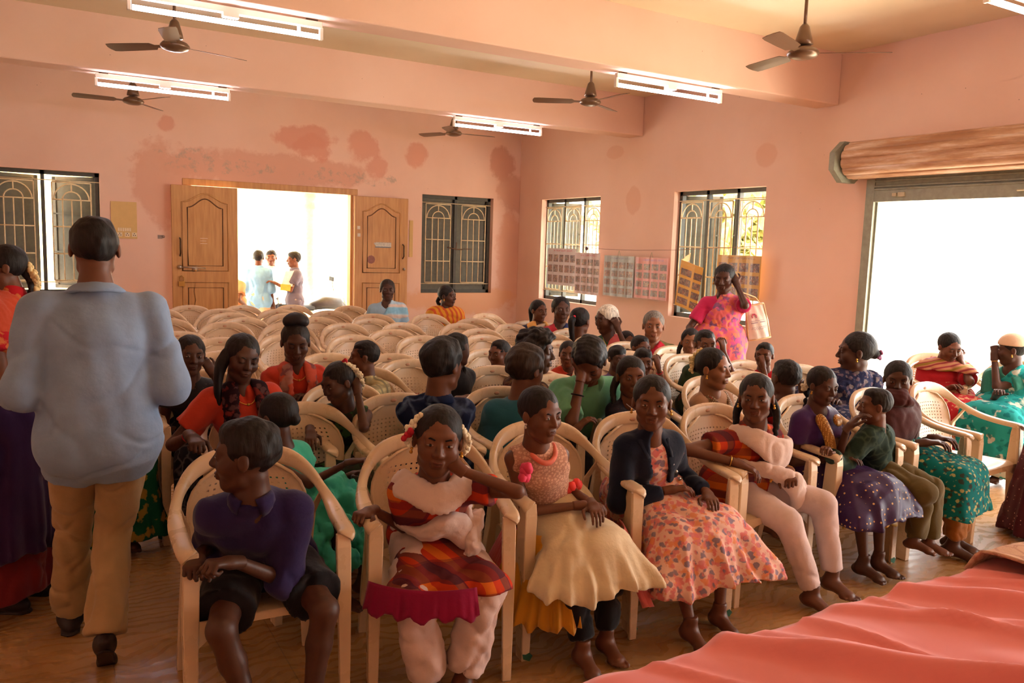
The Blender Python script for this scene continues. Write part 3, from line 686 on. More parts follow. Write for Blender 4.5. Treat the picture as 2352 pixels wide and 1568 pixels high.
    def bp(u, v):   # u -1..1, v 0..1
        wd = (.175+.045*math.sin(min(v, .95)*math.pi*.62)) if v < .62 else .215*math.sqrt(max(.02, 1-((v-.62)/.44)**2))
        x = u*wd; z = .415+.395*v-.02*u*u*v; y = .165+.075*v-.055*u*u*(1-.35*v)
        return (x, y, z)
    def vid(a, c):
        k = (round(a, 5), round(c, 5))
        if k not in idx: idx[k] = len(V); V.append(bp(a, c))
        return idx[k]
    for j in range(nv):
        for i in range(nu):
            a0, a1 = i/nu*2-1, (i+1)/nu*2-1; c0, c1 = j/nv, (j+1)/nv
            q = [vid(a0, c0), vid(a1, c0), vid(a1, c1), vid(a0, c1)]
            if 2 <= i < nu-2 and 3 <= j < nv-3:
                g = .33; h = [vid(a0+(a1-a0)*g, c0+(c1-c0)*g), vid(a1-(a1-a0)*g, c0+(c1-c0)*g), vid(a1-(a1-a0)*g, c1-(c1-c0)*g), vid(a0+(a1-a0)*g, c1-(c1-c0)*g)]
                for k in range(4): F.append((q[k], q[(k+1) % 4], h[(k+1) % 4], h[k]))
            else: F.append(tuple(q))
    V = [(x, y-(.002 if 0 else 0), z) for x, y, z in V]
    o = mk('backrest', V, F, PL, r, smooth=False); m = o.modifiers.new('s', 'SOLIDIFY'); m.thickness = .007; m.offset = 0
    b = B()
    ring = [bp(-1+2*k/16, 1) for k in range(0, 17)]; side = [bp(1, 1-k/10) for k in range(1, 11)]; side2 = [bp(-1, k/10) for k in range(0, 10)]
    b.tube(side2+ring+side, .007, 6); b.build('backrest_rim', PL, r, smooth=True)
    b = B(); b.ball((0, .226, .83), .014, 10, 6, (1.4, .4, .7)); b.build('moulded_badge', plain('badge_brown', (190, 140, 110)), r, smooth=True)
    return r
CH0 = make_chair(); CH_USED = [False]
CHAIR_MESH_PARTS = list(CH0.children)
def chair(x, y, a, label, group=None, tape=False, z=0):
    """a = facing yaw in degrees, 0 faces the stage (-Y)"""
    if not CH_USED[0]: r = CH0; CH_USED[0] = True
    else:
        r = CH0.copy(); COL.objects.link(r)
        for c in CHAIR_MESH_PARTS:
            d = c.copy(); COL.objects.link(d); d.parent = r
        for k in list(r.keys()):
            if k in ('label', 'group', 'category'): del r[k]
    r.location = (x, y, z); r.rotation_euler.z = math.radians(a); tag(r, label, 'chair', group)
    if tape:
        for s in tape:
            b = B(); b.add([(s*.25-.016, -.276, .012), (s*.25+.012, -.277, .0), (s*.25+.026, -.276, .02), (s*.25+.01, -.276, .036), (s*.25-.006, -.276, .03), (s*.25-.02, -.276, .034)], [(0, 1, 2, 3, 4, 5)])
            b.build('foot_patch', TAPE, r)
    return r
def chair_top(px, py, a, label, group=None):
    P = atz(px, py, .84); ra = math.radians(a); d = .24
    return chair(P[0]+math.sin(ra)*d, P[1]-math.cos(ra)*d, a, label, group)
# empty chairs at the back of the room: top of each backrest in the photo
BACK = [(371,715,8),(435,706,-4),(515,715,-10),(528,724,5),(552,706,14),(638,716,0),(667,705,8),(667,725,-6),(557,735,8),(530,747,-8),(380,737,4),(408,768,2),(510,780,-4),(645,745,-8),(648,776,2),
        (753,718,-6),(800,707,6),(736,735,0),(789,748,4),(806,774,6),(855,727,-8),(857,736,3),(912,746,8),(897,764,-3),(961,777,0),(981,726,4),(1025,745,-4),(1111,724,10),(1094,738,-6),(1136,746,10),
        (1098,760,0),(1105,775,6),(512,814,-2),(745,819,6),(1262,773,4)]
GB = 'empty cream plastic chairs at the back'
DIRS = {}
_names = ['far left', 'left of door', 'at the door', 'by right leaf', 'under closed window', 'near the corner']
def chair_label(i, px, py):
    col = _names[min(5, int((px-340)/160))] if px > 340 else _names[0]
    rows = sorted([q[1] for q in BACK if abs(q[0]-px) < 85]); k = rows.index(py)
    o = ['rearmost', 'second from the rear', 'third from the rear', 'fourth from the rear', 'fifth from the rear', 'sixth from the rear', 'seventh from the rear', 'eighth from the rear', 'ninth from the rear', 'tenth from the rear'][min(k, 9)]
    lr = sorted([q[0]+q[1]*.01 for q in BACK if abs(q[1]-py) < 9]); n = lr.index(px+py*.01)
    nth = ['leftmost', 'second from left', 'third from left', 'fourth from left', 'fifth from left', 'sixth from left', 'seventh from left', 'eighth from left', 'ninth from left', 'tenth from left', 'eleventh from left'][min(n, 10)]
    if (px, py) == (961, 777): return 'empty cream plastic chair just up and left of the batik-shirted youth\'s head'
    return 'empty cream chair %s, %s, %s in row' % (col, o, nth)
PB_ = []
for (px, py, a) in BACK:
    P = atz(px, py, .84); ra = math.radians(a); PB_.append([P[0]+math.sin(ra)*.24, P[1]-math.cos(ra)*.24])
for _ in range(60):      # the chairs stand close together but do not run into each other
    for i in range(len(PB_)):
        for j in range(i):
            dx, dy = PB_[i][0]-PB_[j][0], PB_[i][1]-PB_[j][1]; q_ = (dx/.56)**2+(dy/.50)**2
            if q_ < 1: m_ = .012*(1-q_)+.004; sy = 1 if dy >= 0 else -1; sx = 1 if dx >= 0 else -1; PB_[i][1] += m_*sy; PB_[j][1] -= m_*sy; PB_[i][0] += m_*sx*.5; PB_[j][0] -= m_*sx*.5
for i, (px, py, a) in enumerate(BACK): chair(PB_[i][0], PB_[i][1], a, chair_label(i, px, py), GB)
# ================================================================ implicit-surface modelling for figures and clothes
f32 = np.float32
def norm(v): v = np.asarray(v, float); return v/(np.linalg.norm(v)+1e-9)
class Field:
    def __init__(s, lo, hi, h, fine=()):
        s.ax = []
        for a in range(3):
            v = [lo[a]]
            while v[-1] < hi[a]:
                st = h
                for (c, r, hf) in fine:
                    if abs(v[-1]+h*.5-c[a]) < r+h*.5: st = min(st, hf)
                v.append(v[-1]+st)
            s.ax.append(np.array(v, f32))
        s.F = np.full([len(a) for a in s.ax], 1., f32); s.h = h
    def sub(s, lo, hi):
        sl = []
        for a in range(3):
            i = int(np.searchsorted(s.ax[a], lo[a]))-1; j = int(np.searchsorted(s.ax[a], hi[a]))+1
            sl.append(slice(max(i, 0), min(max(j, 0), len(s.ax[a]))))
        X, Y, Z = s.ax[0][sl[0]][:, None, None], s.ax[1][sl[1]][None, :, None], s.ax[2][sl[2]][None, None, :]
        return tuple(sl), X, Y, Z
    def put(s, sl, d, k, op):
        if d.size == 0: return
        F = s.F[sl]
        if op == '+':
            h = np.maximum(k-np.abs(F-d), 0)/k; s.F[sl] = np.minimum(F, d)-h*h*k*.25
        else:
            d = -d; h = np.maximum(k-np.abs(F-d), 0)/k; s.F[sl] = np.maximum(F, d)+h*h*k*.25
    def seg(s, a, b, ra, rb=None, k=.02, side=None, ss=1., flat=False, op='+'):
        a = np.asarray(a, float); b = np.asarray(b, float); rb = ra if rb is None else rb
        R = max(ra, rb)*max(ss, 1)+k+.012+s.h*2
        sl, X, Y, Z = s.sub(np.minimum(a, b)-R, np.maximum(a, b)+R)
        d_ = b-a; L2 = float(d_@d_)+1e-12; L = math.sqrt(L2)
        px, py, pz = X-f32(a[0]), Y-f32(a[1]), Z-f32(a[2])
        tu = (px*f32(d_[0])+py*f32(d_[1])+pz*f32(d_[2]))/f32(L2); t = np.clip(tu, 0, 1)
        qx, qy, qz = px-t*f32(d_[0]), py-t*f32(d_[1]), pz-t*f32(d_[2])
        q2 = qx*qx+qy*qy+qz*qz
        if side is not None:
            u = norm(side); qu = qx*f32(u[0])+qy*f32(u[1])+qz*f32(u[2]); q2 = q2-qu*qu*f32(1-1/(ss*ss))
        d = np.sqrt(np.maximum(q2, 0))-(f32(ra)+t*f32(rb-ra))
        if flat:
            cap = np.maximum((tu-1)*f32(L), -tu*f32(L)) if flat is True else ((tu-1)*f32(L) if flat == 'b' else -tu*f32(L)); d = np.maximum(d, cap)
        s.put(sl, d, k, op)
    def ell(s, c, r, M=None, k=.02, op='+'):
        c = np.asarray(c, float); r = np.asarray(r, float); R = r.max()+k+.012+s.h*2
        sl, X, Y, Z = s.sub(c-R, c+R); M = np.eye(3) if M is None else M
        px, py, pz = X-f32(c[0]), Y-f32(c[1]), Z-f32(c[2])
        e = [px*f32(M[i][0])+py*f32(M[i][1])+pz*f32(M[i][2]) for i in range(3)]
        k0 = np.sqrt(sum((e[i]/f32(r[i]))**2 for i in range(3))); k1 = np.sqrt(sum((e[i]/f32(r[i]**2))**2 for i in range(3)))
        s.put(sl, k0*(k0-1)/np.maximum(k1, 1e-6), k, op)
    def plane(s, p, n, k=.004):      # keep the side where (x-p).n < 0
        n = norm(n); X, Y, Z = s.ax[0][:, None, None], s.ax[1][None, :, None], s.ax[2][None, None, :]
        d = (X-f32(p[0]))*f32(n[0])+(Y-f32(p[1]))*f32(n[1])+(Z-f32(p[2]))*f32(n[2])
        s.put((slice(None),)*3, -(d+0*s.F), k, '-')
    def mesh(s):
        F = s.F.copy(); F[0] = F[-1] = 1; F[:, 0] = F[:, -1] = 1; F[:, :, 0] = F[:, :, -1] = 1
        I = F < 0; nx, ny, nz = F.shape
        c = np.zeros((nx-1, ny-1, nz-1), np.int8)
        for i in (0, 1):
            for j in (0, 1):
                for k in (0, 1): c += I[i:nx-1+i, j:ny-1+j, k:nz-1+k]
        act = np.argwhere((c > 0) & (c < 8))
        if len(act) == 0: return np.zeros((0, 3), f32), np.zeros((0, 4), np.int32)
        ii, jj, kk = act.T; cid = np.full(c.shape, -1, np.int32); cid[ii, jj, kk] = np.arange(len(act))
        ax = s.ax; acc = np.zeros((len(act), 3), f32); cnt = np.zeros(len(act), f32)
        for a in range(3):
            o1, o2 = [x for x in range(3) if x != a]
            for p in (0, 1):
                for q in (0, 1):
                    e0 = [ii, jj, kk]; e0 = [e0[0].copy(), e0[1].copy(), e0[2].copy()]; e0[o1] += p; e0[o2] += q
                    e1 = [x.copy() for x in e0]; e1[a] += 1
                    f0 = F[tuple(e0)]; f1 = F[tuple(e1)]; m = (f0 < 0) != (f1 < 0); t = np.where(m, f0/np.where(m, f0-f1, 1), 0)
                    P = [ax[x][e0[x]] for x in range(3)]; P[a] = P[a]+t*(ax[a][e1[a]]-P[a])
                    for x in range(3): acc[:, x] += np.where(m, P[x], 0)
                    cnt += m
        V = acc/cnt[:, None]; Q = []
        for a in range(3):
            o1, o2 = (a+1) % 3, (a+2) % 3
            A = [slice(None)]*3; Bs = [slice(None)]*3; A[a] = slice(0, -1); Bs[a] = slice(1, None)
            sc = I[tuple(A)] != I[tuple(Bs)]; e = np.argwhere(sc); e = e[(e[:, o1] > 0) & (e[:, o2] > 0) & (e[:, o1] < F.shape[o1]-1) & (e[:, o2] < F.shape[o2]-1)]
            ins = I[tuple(e.T)]
            def cidx(d1, d2): x = e.copy(); x[:, o1] -= d1; x[:, o2] -= d2; return cid[tuple(x.T)]
            q = np.stack([cidx(1, 1), cidx(0, 1), cidx(0, 0), cidx(1, 0)], 1); q[~ins] = q[~ins][:, ::-1]; Q.append(q)
        return V, np.concatenate(Q)
def vnormals(V, Q):
    n = np.cross(V[Q[:, 2]]-V[Q[:, 0]], V[Q[:, 3]]-V[Q[:, 1]]); N = np.zeros_like(V)
    for k in range(4): np.add.at(N, Q[:, k], n)
    return N/(np.linalg.norm(N, axis=1)[:, None]+1e-9)
def wav(P, f, seed=0, n=5):
    r = np.random.RandomState(seed); out = 0
    for _ in range(n): d = r.normal(size=3)*f; out = out+np.sin(P @ d.astype(f32)+r.rand()*6.28+1.3*np.sin(P @ (r.normal(size=3)*f*.5).astype(f32)))
    return out/n
def displace(V, Q, amp, f, seed, M=None, warp=(1, 1, 1), ridge=0.):
    if amp == 0 or len(V) == 0: return V
    if ridge:      # creases: sharp valleys between soft swells
        r = np.random.RandomState(seed+31); N = vnormals(V, Q); k = 0
        for _ in range(3):
            d = r.normal(size=3); d /= np.linalg.norm(d); w = wav(V, f*.45, seed+_); k = k-np.exp(-(np.sin(V @ (d*f*.55).astype(f32)+2.2*w)/.30)**2)*np.clip(.4+wav(V, f*.5, seed+9+_)*1.4, 0, 1)
        V = V+N*((k+.45)*ridge)[:, None]
    N = vnormals(V, Q); P = V if M is None else V @ np.asarray(M, f32).T
    return V+N*(amp*(wav(P*np.array(warp, f32), f, seed)+.5*wav(P*np.array(warp, f32), f*2.1, seed+5)))[:, None]

# ---- hand and foot templates (right hand: palm down, fingers +y, thumb -x)
def hand_template(pose):
    P = dict(relax=(.35, .5, .35, .5), open=(.1, .12, .1, .2), grip=(1.0, 1.25, .8, 1.0), fist=(1.25, 1.6, 1.2, 1.2), cup=(.7, .8, .5, .7), point=(.25, .35, .3, .5))[pose]
    F = Field((-.075, -.05, -.10), (.06, .20, .05), .0042)
    F.seg((0, -.04, 0), (0, .01, 0), .024, .026, .01, (1, 0, 0), 1.25)
    for x in (-.024, -.009, .009, .024): F.seg((x*.5, .012, 0), (x*1.05, .082-abs(x+.005)*.25, 0), .0135, .0115, .014)
    F.seg((-.02, .02, -.006), (-.03, .05, -.008), .016, .012, .015)
    for i, (x, L) in enumerate(((-.0275, .066), (-.0095, .075), (.0095, .070), (.0270, .054))):
        p = np.array([x*1.05, .084-abs(x+.005)*.25, 0]); an = 0; cu = P if not (pose == 'point' and i == 0) else (.05, .08, .05)
        for j, (fl, c) in enumerate(zip((.42, .32, .26), cu[:3])):
            an += c*(1+.08*i); d = np.array([x*.9*(1-.25*j), math.cos(an), -math.sin(an)]); q = p+d*L*fl*1.15
            F.seg(p, q, .0088-.0009*j, .0082-.0011*j, .004); p = q
    p = np.array([-.030, .022, -.008]); t = P[3]
    for j, (L, d) in enumerate(((.040, (-.75, .65, -.25*t)), (.032, (-.35+.25*t, .85, -.55*t)), (.024, (-.1+.4*t, .9, -.7*t)))):
        q = p+norm(d)*L; F.seg(p, q, .0115-.0015*j, .0105-.0017*j, .007); p = q
    V, Q = F.mesh(); return V, Q
def foot_template(shoe):
    F = Field((-.06, -.09, -.03), (.06, .22, .13), .005)
    F.seg((0, 0, .11), (0, -.012, .05), .033, .034, .02)
    F.ell((0, -.035, .028), (.03, .042, .03), k=.02); F.seg((0, -.01, .045), (0, .11, .016), .033, .022, .03, (1, 0, 0), 1.25)
    if shoe: F.seg((-.006, .12, .02), (-.006, .15, .018), .034, .028, .03, (1, 0, 0), 1.1); F.plane((0, 0, .075), (0, 0, 1)); F.seg((0, -.05, .0), (-.004, .15, .0), .036, .036, .008, (0, 0, 1), .3)
    else:
        F.seg((-.022, .10, .014), (.026, .09, .012), .017, .014, .02)
        for i, (x, y, L, r) in enumerate(((-.028, .125, .030, .0125), (-.010, .130, .026, .009), (.004, .126, .022, .0085), (.017, .118, .019, .008), (.029, .106, .016, .0075))): F.seg((x, y-.02, .013), (x*1.05, y+L*.6, .010), r, r*.95, .006)
    F.plane((0, 0, 0), (0, 0, -1)); return F.mesh()
HT = {k: hand_template(k) for k in ('relax', 'open', 'grip', 'fist', 'cup', 'point')}
FT = {0: foot_template(0), 1: foot_template(1)}
def place(T, o, X, Y, Z, s=1., mx=1):
    V, Q = T; P = V*f32(s); P = P*np.array([mx, 1, 1], f32); W_ = np.asarray(o)+P[:, :1]*X+P[:, 1:2]*Y+P[:, 2:]*Z
    return W_.astype(f32), (Q if mx == 1 else Q[:, ::-1])
def join(parts):
    V = []; Q = []; n = 0
    for v, q in parts: V.append(v); Q.append(q+n); n += len(v)
    return np.concatenate(V).astype(f32), np.concatenate(Q)

def ik(a, t, l1, l2, pole):
    d = t-a; L = np.linalg.norm(d)
    if L > (l1+l2)*.995: s = L/((l1+l2)*.995); s = min(s, 1.22); l1 *= s; l2 *= s; L = min(L, (l1+l2)*.995)
    u = norm(d); t = a+u*L; c = (l1*l1+L*L-l2*l2)/(2*L); h = math.sqrt(max(l1*l1-c*c, 1e-8)); p = np.asarray(pole, float); p = p-u*(p@u)
    return a+u*c+norm(p)*h, t
SKINS = dict(d=(80, 49, 36), m=(106, 65, 46), l=(142, 94, 68), k=(72, 46, 36))
HAIRC = dict(b=(25, 20, 19), g=(120, 112, 104), w=(212, 204, 190), br=(48, 34, 26))
class Fig: pass
QUAL = 1.0
def person(label, h, sk='m', a=0., hip=None, lean=(.06, 0.), sa=None, hy=None, hp=0., hr=0., q=1., g=1., sw=None, stand=False, hipz=None,
           R=None, Lh=None, legs=None, hair='short', hc='b', wear=(), face=True, gaze=None, group=None, lod=0, closed=False, extra=None, shoes=0, cat='person', smile=0., nohands=''):
    """h = (px, py, Y, head height in px): where the head is; a = facing yaw of the hips; hy = facing yaw of the head"""
    px, py, Yw, hpx = h; C = at(px, py, Yw); Hh = hpx*depth(C)/CAM_F; hy = a if hy is None else hy; sa = a if sa is None else sa
    ra = math.radians(a); f = np.array([math.sin(ra), -math.cos(ra), 0]); l = np.array([math.cos(ra), math.sin(ra), 0]); z = np.array([0, 0, 1.])
    rs = math.radians(sa); fs = np.array([math.sin(rs), -math.cos(rs), 0]); ls = np.array([math.cos(rs), math.sin(rs), 0])
    rh, rp, rr = math.radians(hy), math.radians(hp), math.radians(hr)
    hf = np.array([math.sin(rh)*math.cos(rp), -math.cos(rh)*math.cos(rp), -math.sin(rp)]); hl = np.array([math.cos(rh), math.sin(rh), 0]); hu = np.cross(hf, hl)
    hl, hu = hl*math.cos(rr)+hu*math.sin(rr), -hl*math.sin(rr)+hu*math.cos(rr)
    J = Fig(); J.__dict__.update(C=C, Hh=Hh, f=f, l=l, z=z, fs=fs, ls=ls, hf=hf, hl=hl, hu=hu, q=q, g=g, stand=stand, lod=lod)
    if hip is None:
        hip = C-f*lean[0]-l*lean[1]; hip[2] = hipz if hipz is not None else (.43+.095*g)
    else: hip = np.array(hip, float)
    H = hip; J.H = H
    N = C-Hh*.60*norm(hu+z*.6)-hf*Hh*.10; N = N-norm(N-H)*.02*q; tu = norm(N-H); J.N = N; J.tu = tu
    Wp = H+(N-H)*.36-fs*.006+f*.01; Cc = H+(N-H)*.72; J.Wp, J.Cc = Wp, Cc
    sw = sw or .30*g; Sc = N-tu*.055*q; J.sR, J.sL = Sc-ls*sw/2-z*.005, Sc+ls*sw/2-z*.005; J.Sc = Sc
    J.hR, J.hL = H-l*.085*g, H+l*.085*g
    def loc(o): return H+l*o[0]+f*o[1]+z*o[2]
    def tgt(o):
        if o[0] == 'l': return loc(o[1:4])
        if o[0] == 'h': return C+(hl*o[1]+hf*o[2]+hu*o[3])*Hh
        if o[0] == 'w': return np.array(o[1:4], float)
        return at(o[0], o[1], o[2])
    ua, fa = .262*q, .235*q
    arms = {}
    for s, spec, S in (('R', R, J.sR), ('L', Lh, J.sL)):
        sg = -1 if s == 'R' else 1; spec = spec or {}
        t = tgt(spec.get('h', ('l', sg*.07*g, .20*q, .09*q) if not stand else ('l', sg*.22*g, .04, -.06)))
        pole = spec.get('e', (sg*.5, -.5, -.7)); pole = l*pole[0]*.5+f*pole[1]*.8+z*(pole[2]-.25)
        E, Wr = ik(S, t, ua, fa, pole); d = norm(Wr-E); hd = norm(d+(l*spec['d'][0]+f*spec['d'][1]+z*spec['d'][2]) if 'd' in spec else d+f*.1)
        n = spec.get('n', (0, 0, 1)); n = l*n[0]+f*n[1]+z*n[2]; n = n-hd*(n@hd); n = norm(n) if np.linalg.norm(n) > .05 else norm(np.cross(hd, l))
        arms[s] = (S, E, Wr, hd, n, spec.get('p', 'relax'))
    J.arms = arms
    legd = {}
    th, shk = .40*q, .365*q
    for s, hj in (('R', J.hR), ('L', J.hL)):
        sg = -1 if s == 'R' else 1; sp = (legs or {}).get(s, {})
        t = tgt(sp['f']) if 'f' in sp else (np.array([*loc((sg*.10*g, .40*q, 0))[:2], max(.065*q, H[2]-.06-shk*1.02)]) if not stand else np.array([*loc((sg*.085*g, 0, 0))[:2], .075*q]))
        pole = sp.get('k', (sg*.12, .7, .7) if not stand else (0, 1, .1)); pole = l*pole[0]+f*pole[1]+z*pole[2]
        if stand: th2 = (H[2]-.075*q)*.51; K, A = ik(hj, t, th2, th2*.97, pole)
        else: K, A = ik(hj, t, th, shk, pole)
        toe = sp.get('t', (0, 1, 0)); toe = norm(l*toe[0]+f*toe[1]+z*toe[2]); legd[s] = (hj, K, A, toe)
    J.legs = legd
    base = np.array([H[0], H[1], 0.])
    root = empty('person', base, label, cat, group); J.root = root; J.base = base
    vox = (.0095, .011, .0135)[lod]/QUAL; hv = (.0042, .0052, .0068)[lod]/QUAL; J.vox = vox
    allp = [J.sR, J.sL, H, C, J.hR, J.hL]+[x for v in arms.values() for x in v[1:3]]+[x for v in legd.values() for x in v[1:3]]
    lo = np.min(allp, 0)-.19*max(g, .8); hi = np.max(allp, 0)+.19*max(g, .8); hi[2] = max(hi[2], C[2]+Hh*.62); J.lo, J.hi = lo, hi
    HP = lambda x, y, zz: C+(hl*x+hf*y+hu*zz)*Hh
    J.HP = HP
    Mh = np.array([hl, hf, hu])
    # ---- body
    F = Field(lo, hi, vox, [(C, Hh*.55, hv)])
    torso(F, J, 0)
    F.seg(N-tu*.02*q, HP(0, -.10, -.28), .245*Hh*(.92 if g < .8 else 1), .215*Hh, .035)
    for s, (S, E, Wr, hd, n, p) in arms.items():
        F.seg(S, E, .040*g, .032*g, .02); F.seg(E, Wr, .032*g, .022*g, .012); F.seg(Wr, Wr+hd*.02*q, .022*g, .024*g, .008)
    for s, (hj, K, A, toe) in legd.items():
        F.seg(hj, K, .078*g, .050*g, .03); m_ = K+(A-K)*.35-toe*.012*g; F.seg(K, m_, .049*g, .047*g, .02); F.seg(m_, A, .046*g, .028*g, .02)
    # head
    E_ = lambda c, r, k=.04, op='+': F.ell(HP(*c), np.array(r)*Hh, Mh, k*Hh, op)
    S_ = lambda c, d, r, r2=None, k=.03, op='+': F.seg(HP(*c), HP(*d), r*Hh, (r2 or r)*Hh, k*Hh, op=op)
    E_((0, -.06, .12), (.325, .39, .36)); E_((0, .06, -.10), (.275, .30, .34), .08); S_((0, .20, -.385), (0, .17, -.36), .085, k=.12)
    S_((.19, .02, -.30), (.06, .20, -.40), .07, k=.08); S_((-.19, .02, -.30), (-.06, .20, -.40), .07, k=.08)
    if face:
        for x in (-1, 1):
            E_((x*.16, .21, -.11), (.12, .12, .11), .08); E_((x*.135, .385, .015), (.085, .07, .055), .05, '-'); E_((x*.135, .285, .012), (.072, .072, .06), .02)
        S_((-.17, .285, .105), (.17, .285, .105), .055, k=.06); S_((0, .33, .04), (0, .405, -.11), .034, .05, .04)
        for x in (-1, 1): E_((x*.05, .375, -.125), (.036, .045, .033), .03)
        S_((-.07, .33, -.235), (.07, .33, -.235), .032, k=.03); S_((-.055, .325, -.285), (.055, .325, -.285), .034, k=.03); S_((-.095, .37, -.26+.02*smile), (.095, .37, -.26+.02*smile), .010, k=.012, op='-')
    for x in (-1, 1): E_((x*.335, -.03, -.02), (.04, .075, .115), .02); E_((x*.375, .0, -.01), (.02, .04, .07), .02, '-')
    Vb, Qb = F.mesh(); parts = [(Vb, Qb)]
    for s, (S, E, Wr, hd, n, p) in arms.items():
        if s in nohands: continue
        X = np.cross(hd, n); sg = 1 if s == 'R' else -1
        parts.append(place(HT[p], Wr+hd*.02*q, X, hd, n, .93*q*(.9 if g < .9 else 1), sg))
    for s, (hj, K, A, toe) in legd.items():
        if not shoes:
            Zf = norm(z-toe*(z@toe)); X = np.cross(toe, Zf); parts.append(place(FT[0], A-Zf*.075*q, X, toe, Zf, q*.98, 1 if s == 'L' else -1))
    V, Q = join(parts); V = V-base.astype(f32)
    mk('body', V, Q, skin('skin_'+sk, SKINS[sk]), root)
    if shoes:
        for s, (hj, K, A, toe) in legd.items():
            X = np.cross(toe, z); V, Q = place(FT[1], A-z*.075*q, X, toe, z, q*1.05, 1 if s == 'L' else -1); mk('shoe', V-base.astype(f32), Q, plain('dark_shoe', (40, 32, 30), .5), root)
    if face: facebits(J, sk, closed, smile)
    hairdo(J, hair, hc)
    for w in wear: w(J)
    if extra: extra(J)
    return J
def torso(F, J, e, k=.05, legs_=0):
    g = J.g; H, Wp, Cc, Sc = J.H, J.Wp, J.Cc, J.Sc
    F.seg(J.hR, J.hL, .098*g+e, None, k); F.seg(H+J.tu*.02, Wp, .098*g+e, .09*g+e, k, J.l, 1.2); F.seg(Wp, Cc, .09*g+e, .10*g+e, k, J.ls, 1.28)
    F.seg(Cc, Sc, .10*g+e, .062*g+e, k, J.ls, 1.35); F.seg(J.sR+J.ls*.02, J.sL-J.ls*.02, .050*g+e*.8, None, k*.8)
    F.seg(J.Sc+J.tu*.0, J.N+J.tu*.02, .062*g+e*.4, .052*g+e*.4, k*.6)
def facebits(J, sk, closed, smile):
    HP, Hh, base = J.HP, J.Hh, J.base; A = np.array([J.hl, J.hf, J.hu]).T
    scl = NT('eye_white', .2, .5) if 'eye_white' not in bpy.data.materials else None
    if scl: scl.col(srgb(150, 136, 126))
    if 'iris_dark' not in bpy.data.materials: t = NT('iris_dark', .12, .6); t.col(srgb(28, 16, 12))
    lipm = plain('lips_'+sk, tuple(int(c*.82) if i else int(c*1.0) for i, c in enumerate(SKINS[sk])), .4)
    for x in (-1, 1):
        if not closed:
            b = B(); b.ball(HP(x*.135, .318, .012)-base, Hh, 14, 9, (.056, .045, .021), A); b.mi = 1; b.ball(HP(x*.132, .342, .012)-base, Hh, 10, 7, (.025, .026, .0235), A)
            b.build('eye', [bpy.data.materials['eye_white'], bpy.data.materials['iris_dark']], J.root, smooth=True)
        else:
            b = B(); b.tube([HP(x*.075, .352, .0)-base, HP(x*.135, .366, -.014)-base, HP(x*.195, .335, .0)-base], Hh*.007, 5); b.build('eyelashes', bpy.data.materials['iris_dark'], J.root, smooth=True)
        b = B(); b.tube([HP(x*.07, .352, .085)-base, HP(x*.14, .350, .108)-base, HP(x*.215, .295, .085)-base], [Hh*.011, Hh*.014, Hh*.006], 6, upv=tuple(J.hu)); b.build('eyebrow', plain('brow_hair', (20, 14, 12), .8), J.root, smooth=True)
    b = B(); s = .02*smile
    b.tube([HP(-.10, .322, -.258+s)-base, HP(-.04, .362, -.236)-base, HP(0, .368, -.240)-base, HP(.04, .362, -.236)-base, HP(.10, .322, -.258+s)-base], [Hh*.006, Hh*.015, Hh*.014, Hh*.015, Hh*.006], 6)
    b.tube([HP(-.09, .322, -.264+s)-base, HP(0, .364, -.288)-base, HP(.09, .322, -.264+s)-base], [Hh*.006, Hh*.02, Hh*.006], 6); b.build('lips', lipm, J.root, smooth=True)
